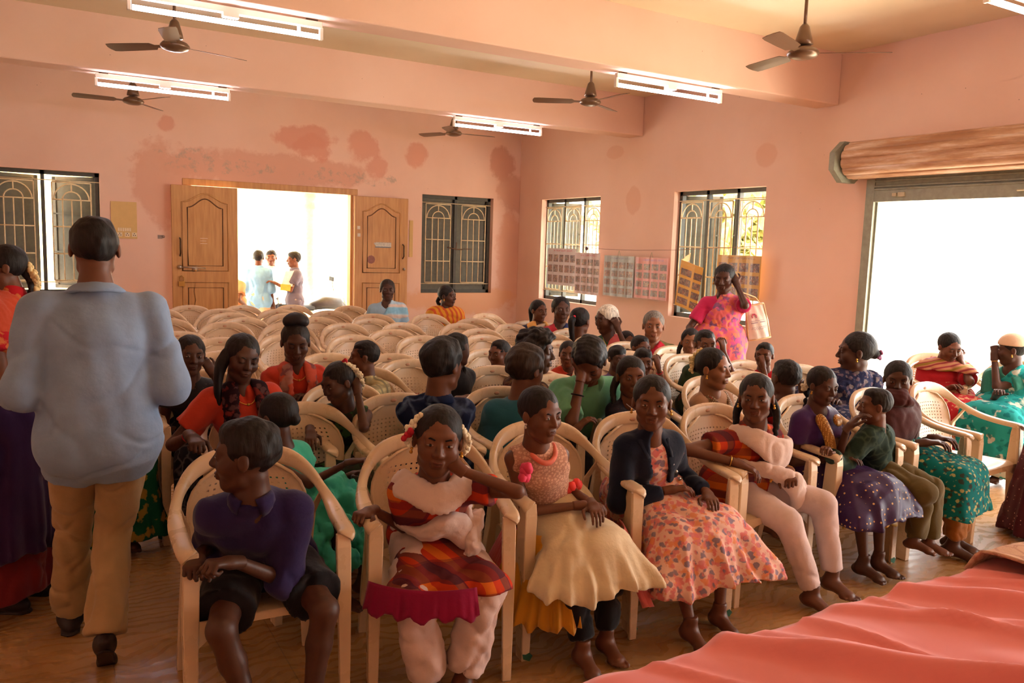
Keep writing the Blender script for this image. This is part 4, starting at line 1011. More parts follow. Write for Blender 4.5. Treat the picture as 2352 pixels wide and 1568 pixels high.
def hairdo(J, st, hc):
    if st == 'none': return
    HP, Hh = J.HP, J.Hh; M = np.array([J.hl, J.hf, J.hu]); hv = (.0048, .006, .008)[J.lod]/QUAL
    R_ = Hh*.75; lo = J.C-R_; hi = J.C+R_
    if st in ('braid', 'braids', 'ponytail', 'long'): lo = lo-np.array([.06, .06, .30*J.q])
    F = Field(lo, hi, hv); mat = hairm('hair_'+hc, HAIRC[hc]); E_ = lambda c, r, k=.05, op='+': F.ell(HP(*c), np.array(r)*Hh, M, k*Hh, op)
    amp, fr = .0035, 110
    girl = st in ('bun', 'ponytail', 'braid', 'braids', 'long', 'tied')
    # the hair shell sits back and up on the skull, so the hairline is where the two surfaces meet
    if st == 'short': E_((0, -.085, .145), (.345, .405, .385)); E_((0, .10, .345), (.24, .20, .125), .1); amp = .0055; fr = 55
    elif st == 'crop': E_((0, -.085, .135), (.338, .40, .372)); E_((0, .07, .36), (.22, .18, .09), .1); amp = .0028; fr = 90
    elif st == 'curly': E_((0, -.06, .17), (.39, .44, .42)); E_((0, .16, .34), (.28, .25, .16), .1); amp = .013; fr = 52
    elif st == 'thick': E_((0, -.075, .15), (.368, .43, .40)); E_((.05, .14, .34), (.26, .23, .15), .1); amp = .007; fr = 46
    else: E_((0, -.095, .140), (.354, .41, .378)); amp = .0016; F.seg(HP(.0, .30, .40), HP(0, .10, .53), Hh*.012, None, Hh*.015, op='-')
    if st in ('curly', 'thick'): F.ell(HP(0, .46, .015), np.array((.295, .40, .33))*Hh, M, Hh*.03, '-')
    F.plane(HP(0, .15, -.06), J.hf*.49-J.hu*.87, Hh*.03)
    if st in ('short', 'crop'): F.plane(HP(0, -.3, -.20 if st == 'short' else -.14), -J.hu, Hh*.03)
    if girl:
        if st in ('bun', 'tied'): E_((0, -.46, -.02), (.13, .12, .13), .05)
        F.seg(HP(0, .34, .46), HP(0, -.2, .54), Hh*.010, None, Hh*.02, op='-')
    V, Q = F.mesh(); V = displace(V, Q, amp*Hh/.22, fr, int(J.C[0]*100) % 97, M=M, warp=(1, .35, .6) if girl else (1, .8, .8))
    P = [(V, Q)]
    def tail(pts, r0, r1, braid):
        b = B(); pts = cr(pts, 6); m = len(pts)
        if braid:
            Fv = Field(np.min(pts, 0)-.05, np.max(pts, 0)+.05, .006)
            tt = np.linspace(0, 1, 20)
            for i, t in enumerate(tt):
                p = pts[int(t*(m-1))]; s = (1 if i % 2 else -1)*r0*.35; r = r0+(r1-r0)*t; Fv.ell(p+J.hl*s, (r, r, r*1.3), k=.008)
            return Fv.mesh()
        Fv = Field(np.min(pts, 0)-.07, np.max(pts, 0)+.07, .008)
        for i in range(m-1): Fv.seg(pts[i], pts[i+1], r0+(r1-r0)*i/m, r0+(r1-r0)*(i+1)/m, .02)
        v, q_ = Fv.mesh(); return displace(v, q_, .004, 60, 3, warp=(1, 1, .2)), q_
    back = -J.fs
    if st == 'ponytail': P.append(tail([HP(0, -.44, .12), HP(0, -.60, .0), HP(0, -.56, -.35), HP(0, -.46, -.8), HP(0, -.38, -1.2)], Hh*.10, Hh*.05, False))
    if st == 'braid': P.append(tail([HP(0, -.42, -.1), HP(.0, -.52, -.3), J.N+back*.09*J.g+J.z*.0, J.Cc+back*.14*J.g, J.Wp+back*.14*J.g], Hh*.085, Hh*.04, True))
    if st == 'braids':
        for x in (-1, 1): P.append(tail([HP(x*.30, -.22, -.1), HP(x*.40, -.14, -.32), HP(x*.40, -.02, -.60), HP(x*.36, .08, -1.0)], Hh*.075, Hh*.035, True))
    if st == 'long': P.append(tail([HP(-.28, -.1, .1), HP(-.42, -.02, -.2), HP(-.44, .06, -.6), HP(-.36, .16, -1.05)], Hh*.10, Hh*.045, False))
    for i, (v, q_) in enumerate(P): mk('hair' if i == 0 else ('braid' if 'braid' in st else 'ponytail'), v-J.base.astype(f32), q_, mat, J.root)

# ---- garments -------------------------------------------------------------
def emit(J, F, name, mat, amp=.004, fr=22, warp=(1, 1, .55), seed=None, pleat=None, thick=None):
    V, Q = F.mesh()
    if len(V) == 0: return
    V = displace(V, Q, amp, fr, seed if seed is not None else int(abs(J.C[0]*77)) % 89, warp=warp, ridge=amp*1.5)
    if pleat:      # radial folds that deepen towards the hem
        c, z0, z1, n, am = pleat; d = V-np.asarray(c, f32); an = np.arctan2(d[:, 1], d[:, 0]); w = np.clip((z0-V[:, 2])/(z0-z1), 0, 1)
        rr = np.hypot(d[:, 0], d[:, 1])+1e-6; k = w*am*(1.2-2*np.abs(np.sin(an*n*.5+.6*np.sin(an*3)))+.4*np.sin(an*n*1.7+1)); V[:, 0] += d[:, 0]/rr*k; V[:, 1] += d[:, 1]/rr*k; V[:, 2] += w**3*am*.8*(np.sin(an*5+2)+.6*np.sin(an*11))
    o = mk(name, V-J.base.astype(f32), Q, mat, J.root); return o
def top(mat, sl=.55, e=.012, neck='round', hem=.0, amp=.004, name='shirt', long_=False, loose=0., sleeve_e=None, mat2=None):
    def go(J):
        g = J.g; se = (e+.004) if sleeve_e is None else sleeve_e; F = Field(J.lo, J.hi, J.vox*.9); torso(F, J, e)
        if loose: F.seg(J.Wp-J.tu*.05, J.Cc, .115*g+loose, .11*g+e, .05, J.ls, 1.25); F.seg(J.H, J.Wp, .12*g+loose, .118*g+loose, .05, J.l, 1.2)
        for s, (S, E, Wr, hd, n, p) in J.arms.items():
            if sl <= 0: break
            if sl <= 1: T = S+(E-S)*sl; F.seg(S, T, .043*g+se, .038*g+se*1.5, .02, flat='b')
            else: T = E+(Wr-E)*(sl-1); F.seg(S, E, .043*g+se, .037*g+se, .02); F.seg(E, T, .037*g+se, .028*g+se, .05, flat='b')
        if sl <= 0:
            for S, sg in ((J.sR, -1), (J.sL, 1)): F.ell(S+J.ls*sg*.035*g, (.045*g, .06*g, .07*g), np.array([J.ls, J.fs, J.z]), .01, '-')
        if hem > 0:
            for s, (hj, K, A, toe) in J.legs.items(): F.seg(hj, hj+(K-hj)*hem, .080*g+e*1.3, .078*g+e*1.4, .05, flat='b')
            F.seg(J.hR, J.hL, .098*g+e*1.1, None, .04)
        nb = J.N+J.tu*.035*J.q
        if neck == 'round': F.ell(nb+J.fs*.02, (.068*g, .068*g, .05*g), None, .008, '-')
        elif neck == 'deep': F.ell(nb+J.fs*.05*g, (.075*g, .075*g, .085*g), None, .008, '-')
        elif neck == 'V':
            F.ell(nb, (.06*g, .06*g, .045*g), None, .008, '-'); F.seg(nb+J.fs*.07*g, nb-J.tu*.11*g+J.fs*.10*g, .04*g, .006, .006, op='-')
        elif neck == 'collar': F.ell(nb+J.z*.01, (.055*g, .055*g, .045*g), None, .008, '-'); F.seg(nb+J.fs*.08*g, nb-J.tu*.07*g+J.fs*.10*g, .022*g, .004, .006, op='-')
        emit(J, F, name, mat, amp)
        if neck == 'collar':
            b = B(); c = J.N+J.tu*.022*J.q+J.fs*.004; r = .064*g; pts = []
            for k in range(15):
                an = math.radians(-150+300*k/14); pts.append(c-J.fs*math.cos(an)*r+J.ls*math.sin(an)*r-J.tu*.03*abs(an/2.6)**3*g-J.base)
            b.tube(pts, [.013*g+.012*g*abs(k/7-1) for k in range(15)], 8, flat=1.8, upv=tuple(J.tu)); b.build('collar', mat2 or mat, J.root, smooth=True)
    return go
def pants(mat, to=1.95, e=.012, amp=.004, name='trousers', flare=0.):
    """to: 0..1 down the thigh, 1..2 down the shin"""
    def go(J):
        g = J.g; F = Field(J.lo, J.hi, J.vox); F.seg(J.hR, J.hL, .102*g+e, None, .04); F.seg(J.H, J.H+J.tu*.07*g, .104*g+e, .098*g+e, .04, J.l, 1.2)
        Fs = []
        for s, (hj, K, A, toe) in J.legs.items():
            G = Field(J.lo, J.hi, J.vox)
            if to <= 1: G.seg(hj, hj+(K-hj)*to, .086*g+e, .066*g+e*1.8, .03, flat='b')
            else: G.seg(hj, K, .086*g+e, .056*g+e*.9, .03); T = K+(A-K)*(to-1); G.seg(K, T, .054*g+e, .040*g+e+flare, .02, flat='b')
            Fs.append(G.F)
        F.F = np.minimum(F.F, np.minimum(Fs[0], Fs[1]))
        emit(J, F, name, mat, amp, 30)
    return go
def skirt(mat, hem=.25, e=.02, spread=.0, fwd=.04, name='skirt', amp=.006, pl=(16, .012), k=.12, back=False):
    def go(J):
        g = J.g; lo = J.lo-.22; hi = J.hi.copy()+np.array([.22, .22, 0]); hi[2] = J.Wp[2]+.12; lo[2] = hem-.05; F = Field(lo, hi, J.vox*1.15)
        F.seg(J.hR, J.hL, .105*g+e, None, .06); F.seg(J.H, J.H+J.tu*.09*g, .105*g+e, .088*g+e*.4, .04, J.l, 1.2)
        for s, (hj, K, A, toe) in J.legs.items():
            sg = -1 if s == 'R' else 1
            if J.stand: D = np.array([*(A+J.l*sg*spread)[:2], hem-.02]); F.seg(hj, D, .11*g+e, .10*g+e+spread*.6, k)
            else:
                K2 = K+J.z*.004; F.seg(hj, K2, .088*g+e, .062*g+e, k); D = np.array([*(K+J.f*fwd+J.l*sg*spread)[:2], hem-.02]); F.seg(K2, D, .06*g+e, .065*g+e+spread*.55, k)
                if back: D2 = np.array([*(hj+J.l*sg*(spread+.04))[:2], hem-.02]); F.seg(hj, D2, .085*g+e, .09*g+e+spread*.5, k)
        Kr, Kl = J.legs['R'][1], J.legs['L'][1]
        if not J.stand: Km = (Kr+Kl)/2; F.seg(J.H+J.f*.08, Km-J.z*.01, .08*g+e, .055*g+e, k); F.seg(Km, np.array([*(Km+J.f*fwd)[:2], hem-.02]), .055*g+e, .06*g+e+spread*.4, k)
        F.plane((0, 0, hem), (0, 0, -1)); c = J.H+J.f*(.2*J.q if not J.stand else 0)
        emit(J, F, name, mat, amp, 18, (1, 1, .4), pleat=(c, J.H[2], hem, pl[0], pl[1]))
    return go
def band(mat, name='saree_pallu', w=.13, e=.024, frm='L', amp=.004, under=True, both=False):
    """cloth band over one shoulder, crossing the chest to the other hip and running down the back"""
    def go(J):
        g = J.g; F = Field(J.lo, J.hi, J.vox*.9); torso(F, J, e); sg = 1 if frm == 'L' else -1
        p0 = J.Sc+J.ls*sg*.085*g; p1 = J.H-J.l*sg*.10*g+J.f*.1*g; d = p1-p0; d = d-J.fs*(d@J.fs); n = norm(np.cross(d, J.fs)); pm = p0
        F.plane(pm+n*w*g*.55, n, .006); F.plane(pm-n*w*g*.55, -n, .006)
        F.seg(p0+J.z*.02, p0+J.z*.0-J.fs*.12*g-J.z*.22*g, .055*g, .05*g, .03, J.ls, 1.4)
        for s, (S, E, Wr, hd, n_, p) in J.arms.items():
            if (s == frm) and under: F.seg(S, S+(E-S)*.35, .050*g+e, .046*g+e*.9, .02, flat='b')
        emit(J, F, name, mat, amp, 60, (1, 1, 1))
    return go
def shawl(mat, name='shawl', zt=.2, e=.03, arms=.8, amp=.006):
    """cloth wrapped round both shoulders and upper arms"""
    def go(J):
        g = J.g; F = Field(J.lo, J.hi, J.vox); torso(F, J, e, .07)
        for s, (S, E, Wr, hd, n, p) in J.arms.items(): F.seg(S, S+(E-S)*arms, .055*g+e, .055*g+e, .07, flat='b'); F.seg((S+J.Cc)/2, S+(E-S)*arms, .08*g, .07*g, .08)
        F.plane(J.H+J.tu*zt*g, -J.tu, .01); F.ell(J.N+J.tu*.05, (.062*g,)*3, None, .01, '-'); emit(J, F, name, mat, amp, 24, (1, 1, .6))
    return go
def drape(mat, pts, r, name='dupatta', flat=2.2, amp=.004, n=8, k=.015):
    """soft roll of cloth through points given as (kind, x, y, z): 's' shoulders frame, 'h' head frame, 'l' hip frame"""
    def go(J):
        P = []
        for p in pts:
            if p[0] == 's': P.append(J.Sc+(J.ls*p[1]+J.fs*p[2])*J.g+J.z*p[3]*J.g)
            elif p[0] == 'l': P.append(J.H+J.l*p[1]+J.f*p[2]+J.z*p[3])
            elif p[0] == 'h': P.append(J.HP(*p[1:]))
            else: P.append(at(*p[1:]))
        rr = r if hasattr(r, '__len__') else [r]*len(P); Q = cr(P, 5); ri = np.interp(np.linspace(0, len(P)-1, len(Q)), range(len(P)), rr)
        F = Field(np.min(Q, 0)-.1, np.max(Q, 0)+.1, .008 if J.lod < 2 else .01); c = J.Cc
        for i in range(len(Q)-1):
            t = norm(Q[i+1]-Q[i]); o = norm((Q[i]-c)-t*((Q[i]-c)@t)); sd = np.cross(t, o); F.seg(Q[i], Q[i+1], ri[i]/flat, ri[i+1]/flat, k, sd, flat)
        emit(J, F, name, mat, amp*.8, 42, (1, 1, 1))
    return go
def beads(col, pts, r, name, n=26, nb=1, jit=.3):
    """a strand of small blossoms or beads through head-frame points"""
    def go(J):
        rs_ = np.random.RandomState(4); P = [J.HP(*p[1:]) if p[0] == 'h' else (J.H+J.l*p[1]+J.f*p[2]+J.z*p[3] if p[0] == 'l' else J.Sc+(J.ls*p[1]+J.fs*p[2]+J.z*p[3])*J.g) for p in pts]; Q = cr(P, 12); b = B()
        for i in range(n):
            p = Q[int(i/(n-1)*(len(Q)-1))]
            for _ in range(nb): b.ball(p-J.base+rs_.normal(size=3)*r*jit*(2 if nb > 1 else 1), r*(.7+.5*rs_.rand()), 6, 4)
        b.build(name, col, J.root, smooth=True)
    return go
def ring(col, which, t, r=.001, name='bangle'):
    def go(J):
        S, E, Wr, hd, n, p = J.arms[which]; c = E+(Wr-E)*t; d = norm(Wr-E); a = norm(np.cross(d, (0, .3, 1))); b_ = np.cross(d, a); R_ = (.036+(.025-.036)*t)*J.g+.003
        b = B(); b.tube([c-J.base+a*R_*math.cos(2*math.pi*k/16)+b_*R_*math.sin(2*math.pi*k/16) for k in range(16)], r, 6, closed=True); b.build(name, col, J.root, smooth=True)
    return go
def earrings(col):
    def go(J):
        for x in (-1, 1):
            b = B(); b.ball(J.HP(x*.36, .02, -.14)-J.base, J.Hh*.022, 8, 6); b.ball(J.HP(x*.365, .02, -.19)-J.base, J.Hh*.028, 8, 6); b.build('earring', col, J.root, smooth=True)
    return go
def necklace(col, r=.0022, drop=.10):
    def go(J):
        b = B(); pts = []
        for k in range(13):
            an = math.radians(-80+160*k/12); pts.append(J.N+J.tu*.02-J.base+J.ls*math.sin(an)*.072*J.g+J.fs*(.02+.085*J.g*math.cos(an)**.7+.006)-J.tu*(drop*J.g*max(0, math.cos(an))**1.2))
        b.tube(pts, r, 5); b.ball(pts[6], .007, 6, 5); b.build('necklace', col, J.root, smooth=True)
    return go
GOLD = metal('gold', (220, 170, 80), .3); WHITEF = plain('jasmine_white', (240, 232, 205), .8, var=.05); SILV = metal('silver', (200, 200, 200), .3)
# ================================================================ the people
def cy(px, d=0): return -(30.4+math.degrees(math.atan((px-1176)/1846.54)))+d
GK = 'children and families seated in rows'
def chair_for(J, who, a=0, dx=0, dy=-.05, tape=False, group='occupied cream plastic chairs'):
    return chair(J.H[0]+dx, J.H[1]+dy, a, 'cream plastic chair under '+who, group, tape)
WHITE = cloth('white_muslin', (214, 186, 178)); WHITES = sheer('white_gauze', (222, 196, 186), .96)
PLAIDK = plaid('orange_red_plaid', (196, 62, 34), (222, 118, 40), (120, 44, 52), (54, 34, 62), f=13., dark=(70, 34, 44))
MAG = cloth('magenta_lining', (140, 20, 62)); NAVY = cloth('navy_denim', (20, 28, 48)); BLACK = cloth('black_cloth', (24, 22, 26))
REDB = plain('rose_red', (190, 30, 50), .8)

def panel(mat, z0, z1, a0, a1, r0, r1, cx, fy, name, n=36, amp=.018, fr=16):
    """free hanging gathered cloth panel around the lap"""
    def go(J):
        V = []; m = 10; c = J.H+J.l*cx+J.f*fy
        for j in range(m+1):
            u = j/m
            for i in range(n+1):
                a = math.radians(a0+(a1-a0)*i/n); r = r0+(r1-r0)*u+amp*u*math.sin(i/n*fr*math.pi)+.006*math.sin(i*2.3)*u
                p = c+J.l*math.sin(a)*r+J.f*math.cos(a)*r; p[2] = z0+(z1-z0)*u+.012*math.sin(i*.9)*u; V.append(p-J.base)
        F = [(j*(n+1)+i, j*(n+1)+i+1, (j+1)*(n+1)+i+1, (j+1)*(n+1)+i) for j in range(m) for i in range(n)]
        o = mk(name, V, F, mat, J.root); s = o.modifiers.new('s', 'SOLIDIFY'); s.thickness = .003
    return go
# ---- front row
P = person('boy in purple long-sleeved shirt and black shorts looking left in the nearest front-row chair', (562, 1046, -9.2, 172), 'd', -3, (-6.33, -8.95, .505), q=.94, g=.90, hy=cy(562, -98), hp=-2, sa=-22,
    R=dict(h=('w', -6.58, -9.14, .62), e=(-.3, -.4, -.8), p='grip', d=(0, .5, -.2)), Lh=dict(h=('w', -6.48, -9.27, .63), e=(.5, -.3, -1.), p='grip', d=(-.6, .2, -.2)), legs=dict(R=dict(k=(-.5, .7, .7)), L=dict(k=(.25, .7, .7))),
    wear=[top(cloth('purple_cotton', (42, 32, 78)), 1.25, .016, 'collar', .25, .006), pants(BLACK, .78, .02, .005, 'shorts')])
chair(-6.345, -8.94, -3, 'cream plastic chair nearest the camera, under the boy in purple', 'occupied cream plastic chairs')
P = person('girl in orange plaid kurta and white scarf with jasmine on both sides of her hair', (1006, 1012, -9.26, 160), 'm', -14, (-5.67, -8.99, .505), q=.92, g=.78, hy=cy(1006, 4), hr=-6, smile=.6,
    R=dict(h=('w', -5.96, -9.1, .675), e=(-.7, -.4, -.3), p='grip', d=(0, .3, -.5)), Lh=dict(h=('h', .36, .22, -.34), e=(3., .5, -.3), p='fist', d=(-.4, -.3, .6), n=(.2, .9, 0)),
    hair='tied', legs=dict(R=dict(k=(-.35, .7, .7), f=('l', -.06, .34, -.43)), L=dict(k=(.35, .7, .7), f=('l', .06, .35, -.43))),
    wear=[pants(WHITE, 1.90, .024, .012, 'salwar_trousers', .012), top(PLAIDK, .55, .014, 'round', .0, .004, 'kurta'), skirt(PLAIDK, .41, .020, .015, .0, 'kurta_flap', .006, (8, .010), .06), panel(MAG, .468, .37, -52, 12, .362, .39, .0, .10, 'magenta_lining_flap', amp=.008, fr=5), 
          drape(WHITES, [('s', -.19, -.07, .0), ('s', -.16, .04, .06), ('s', -.09, .115, .03), ('s', .0, .15, -.02), ('s', .09, .12, .03), ('s', .16, .05, .07), ('s', .19, -.06, .02)], .036, 'dupatta', 3.2, .005),
          drape(WHITES, [('s', -.17, -.05, -.1), ('l', -.16, .12, .12), ('l', -.08, .22, .08), ('l', .0, .26, .13), ('l', .06, .24, .10), ('l', .10, .22, .03)], [.022, .026, .04, .05, .045, .03], 'dupatta_end', 1.8, .006),
          drape(WHITES, [('s', .17, -.05, -.05), ('s', .18, .04, -.3), ('l', .14, .15, .12), ('l', .09, .24, .06)], [.02, .028, .035, .035], 'dupatta_end', 1.8, .01),
          beads(WHITEF, [('h', -.30, .02, .34), ('h', -.42, -.02, .14), ('h', -.42, .0, -.08)], .0085, 'jasmine_flowers', 34, 3), beads(WHITEF, [('h', .30, .0, .22), ('h', .42, -.02, .05), ('h', .41, .0, -.14)], .0085, 'jasmine_flowers', 30, 3),
          beads(REDB, [('h', -.42, .06, .10), ('h', -.43, .06, .06)], .012, 'red_rose', 5, 2), earrings(GOLD)])
chair(-5.68, -9.0, -14, 'cream plastic chair turned slightly left, under the plaid girl with jasmine flowers', 'occupied cream plastic chairs')
TUL = sheer('cream_tulle', (222, 200, 164), .93); YEL_T = sheer('yellow_tulle', (214, 148, 36), .9); PNK_T = sheer('pink_tulle', (226, 110, 110), .9)
def lace_top():
    t = NT('cream_lace', .9, .1); d = t.vor(90.); t.col(t.mix(t.math('GREATER_THAN', d, .45), srgb(220, 176, 150), srgb(190, 142, 122))); t.bump(t.noise(160., 3), .5, .004); return t.m
P = person('girl in cream lace top with pink flower and cream, yellow and pink tulle skirt', (1242, 952, -9.2, 126), 'm', -8, (-5.1, -8.96, .505), q=.92, g=.74, hy=cy(1242, 42), hp=3,
    R=dict(h=('l', .02, .24, .10), e=(-.8, -.2, -.5), d=(.6, .2, 0)), Lh=dict(h=('l', .08, .25, .11), e=(.8, -.2, -.5), d=(-.5, .2, 0)), hair='tied', legs=dict(R=dict(f=('l', -.02, .42, -.43)), L=dict(f=('l', .12, .36, -.43))),
    wear=[pants(BLACK, 1.85, .016, .012, 'leggings'), top(lace_top(), 0, .014, 'round', .0, .004, 'bodice'), skirt(TUL, .33, .040, .07, .06, 'tulle_skirt', .010, (24, .020), .12),
          panel(YEL_T, .50, .18, -75, -5, .20, .36, -.02, .10, 'yellow_skirt_panel'), panel(PNK_T, .50, .22, -115, -70, .19, .30, -.02, .10, 'pink_skirt_panel'), panel(PNK_T, .50, .24, 28, 85, .22, .36, .04, .16, 'pink_skirt_panel'),
          beads(plain('pink_silk_flower', (232, 70, 110), .7), [('s', -.12, .12, -.02), ('s', -.11, .13, -.07)], .02, 'silk_flower', 6, 2, .2), 
          drape(plain('pink_piping', (226, 120, 100), .7), [('s', -.085, .02, .07), ('s', -.06, .10, .02), ('s', .0, .13, -.01), ('s', .06, .10, .02), ('s', .085, .02, .07)], .006, 'neck_piping', 1., 0),
          beads(plain('peach_silk_flower', (232, 150, 60), .7), [('l', -.10, .12, .14), ('l', -.02, .15, .15)], .02, 'sash_flower', 6, 2, .2), beads(plain('coral_silk_flower', (236, 70, 66), .7), [('l', .02, .15, .15), ('l', .09, .12, .15)], .02, 'sash_flower', 6, 2, .2), earrings(SILV)])
chair(-5.075, -8.985, -6, 'cream plastic chair under the girl in the tulle skirt', 'occupied cream plastic chairs', tape=(-1,))
FLO = floral('pink_floral_cotton', (230, 184, 168), [(214, 104, 106), (224, 140, 96), (120, 110, 134), (216, 128, 128)], 17., .30)
def buttons(n, x0, dz):
    def go(J):
        for sx in (-1, 1):
            for k in range(n):
                p = J.Cc+J.ls*sx*(x0+.035*k)*J.g+J.fs*(.135-.01*k)*J.g-J.tu*(.03+dz*k)-J.base; b = B(); b.ball(p, .008, 8, 5); b.build('button', SILV, J.root, smooth=True)
    return go
P = person('girl in navy denim jacket over a pink floral dress, facing the camera', (1497, 925, -9.18, 124), 'm', -10, (-4.57, -8.98, .505), q=.94, g=.78, hy=cy(1497, 2), hair='tied',
    R=dict(h=('l', -.02, .22, .10), e=(-.9, -.1, -.4), d=(.5, .2, 0)), Lh=dict(h=('l', .16, .26, .09), e=(.9, -.2, -.4), d=(-.4, .3, 0)), legs=dict(R=dict(f=('l', .0, .44, -.43)), L=dict(f=('l', .20, .36, -.43), k=(.4, .7, .7))),
    wear=[top(FLO, .2, .012, 'round', 0, .003, 'dress_bodice'), skirt(FLO, .27, .035, .085, .09, 'dress_skirt', .010, (22, .020), .14), earrings(GOLD), ring(BLACK, 'L', .85, .004, 'wrist_thread')])
def jacket(J):
    g = J.g; F = Field(J.lo, J.hi, J.vox*.9); torso(F, J, .024)
    for s, (S, E, Wr, hd, n, p) in J.arms.items(): F.seg(S, E, .050*g+.018, .042*g+.016, .02); F.seg(E, E+(Wr-E)*.88, .042*g+.016, .032*g+.012, .015, flat='b')
    F.plane(J.H+J.tu*.13, -J.tu, .006); F.ell(J.N+J.z*.03, (.056*g,)*3, None, .01, '-')
    c = J.Cc+J.fs*.14*g; F.seg(J.N+J.fs*.09*g, c-J.tu*.28*g, .045*g, .075*g, .008, op='-'); emit(J, F, 'denim_jacket', NAVY, .005, 24)
    for sx in (-1, 1):
        b = B(); b.tube([J.N+J.ls*sx*.05*g-J.fs*.03*g+J.tu*.012-J.base, J.N+J.ls*sx*.085*g+J.fs*.05*g-J.tu*.01-J.base, J.Cc+J.ls*sx*.075*g+J.fs*.135*g+J.tu*.015-J.base], [.012, .02, .008], 8, flat=.5); b.build('jacket_collar', NAVY, J.root, smooth=True)
jacket(P); buttons(3, .085, .055)(P)
drape(BLACK, [('l', -.12, .07, .125), ('l', -.05, .13, .13), ('l', .06, .13, .13), ('l', .12, .07, .125)], .016, 'belt', 2., 0)(P)
chair(-4.53, -9.0, -8, 'cream plastic chair under the girl in the denim jacket', 'occupied cream plastic chairs', tape=(-1, 1))
P = person('girl in orange-red plaid kurta and white leggings with white scarf round her shoulders', (1737, 914, -9.12, 110), 'm', -4, (-3.98, -8.97, .51), q=.98, g=.88, hy=cy(1737, -4), hr=3, smile=.9, hair='braids',
    R=dict(h=('w', -4.21, -9.19, .685), e=(-3.2, -.6, .3), p='relax', d=(.3, .5, -.3)), Lh=dict(h=('l', .13, .24, .10), e=(.9, -.2, -.3), p='grip', d=(-.2, .3, -.6)), legs=dict(R=dict(f=('l', .12, .45, -.43), k=(-.1, .7, .7)), L=dict(f=('l', .30, .40, -.40), k=(.35, .7, .7))),
    wear=[pants(cloth('white_knit', (212, 188, 184)), 1.9, .014, .004, 'leggings'), top(PLAIDK, .5, .016, 'round', .35, .004, 'kurta'),
          drape(WHITES, [('s', -.15, .0, .05), ('s', -.08, .12, .03), ('s', .02, .16, -.04), ('s', .12, .14, -.07), ('s', .2, .06, -.08), ('s', .22, -.05, -.06)], [.03, .04, .052, .06, .06, .045], 'dupatta', 2.8, .005),
          drape(WHITES, [('l', -.16, .10, .14), ('l', -.06, .22, .13), ('l', .04, .26, .10), ('l', .12, .28, .06), ('l', .16, .28, .0), ('l', .17, .26, -.06)], [.026, .034, .036, .044, .05, .04], 'dupatta_end', 1.9, .005),
          beads(GOLD, [('s', .03, .155, -.16), ('s', .03, .155, -.2)], .008, 'brooch', 5, 2), earrings(GOLD), ring(GOLD, 'R', .9, .0022), ring(GOLD, 'L', .9, .0022)])
chair(-3.97, -8.98, 2, 'cream plastic chair under the plaid girl in white leggings', 'occupied cream plastic chairs', tape=(1,))
PUR = cloth('violet_silk', (66, 36, 92), rough=.5); PURD = dots('violet_skirt_gold_dots', (52, 22, 70), (214, 170, 110), 38., .2, .5); GOLDC = dots('gold_net', (150, 112, 40), (226, 190, 110), 40., .28, .45)
P = person('smiling girl in violet and gold skirt reaching her arm to the small boy', (1890, 886, -9.08, 86), 'd', 0, (-3.38, -8.95, .51), q=.92, g=.76, hy=cy(1890, 45), hp=10, smile=1., hair='braid',
    R=dict(h=('l', -.06, .2, .1)), Lh=dict(h=(1945, 985, -9.22), e=(.3, -.2, -.9), d=(.8, .1, .1), p='relax'), legs=dict(R=dict(f=('l', .02, .36, -.42)), L=dict(f=('l', .14, .36, -.42))),
    wear=[top(PUR, .5, .012, 'deep', 0, .003, 'blouse'), skirt(PURD, .34, .035, .07, .04, 'skirt', .01, (14, .016), .12), panel(GOLDC, .47, .30, -40, 60, .30, .36, .06, .08, 'gold_border_panel', amp=.008), 
          drape(dots('gold_sequins', (150, 100, 40), (240, 200, 120), 120., .3, .35), [('s', -.08, .09, .03), ('s', -.04, .14, -.08), ('s', .0, .15, -.2), ('s', .03, .15, -.32)], .022, 'gold_trim', 2., 0),
          drape(dots('gold_sequins', (150, 100, 40), (240, 200, 120), 120., .3, .35), [('s', .02, .15, .0), ('s', .1, .12, .0)], .022, 'gold_trim', 2., 0), beads(WHITEF, [('h', -.12, -.42, .1), ('h', -.22, -.42, -.25)], .009, 'jasmine_flowers', 24, 3), earrings(GOLD)])
chair(-3.27, -8.97, 0, 'cream plastic chair shared by the violet-skirted girl and the boy in green', 'occupied cream plastic chairs', tape=(-1, 1))
CAMO = batik('dark_green_print', (38, 56, 48), (84, 100, 84), 14., .05)
P = person('small boy in dark green printed shirt and olive trousers looking back to the left', (2008, 932, -9.2, 84), 'm', 12, (-3.08, -9.10, .535), q=.78, g=.64, hy=cy(2008, -72), hair='crop',
    R=dict(h=(1905, 1040, -9.2), e=(-.6, -.3, -.4), p='cup'), Lh=dict(h=(2088, 1160, -9.2), e=(.8, -.4, 0), p='cup', d=(0, 0, -1)), legs=dict(R=dict(f=('l', .02, .26, -.36)), L=dict(f=('l', .12, .30, -.38))),
    wear=[top(CAMO, 1.85, .018, 'collar', .3, .007), pants(cloth('olive_cotton', (96, 82, 48)), 1.92, .022, .008)])
TEALP = floral('teal_print_cotton', (16, 104, 104), [(60, 52, 44), (178, 168, 110)], 26., .26)
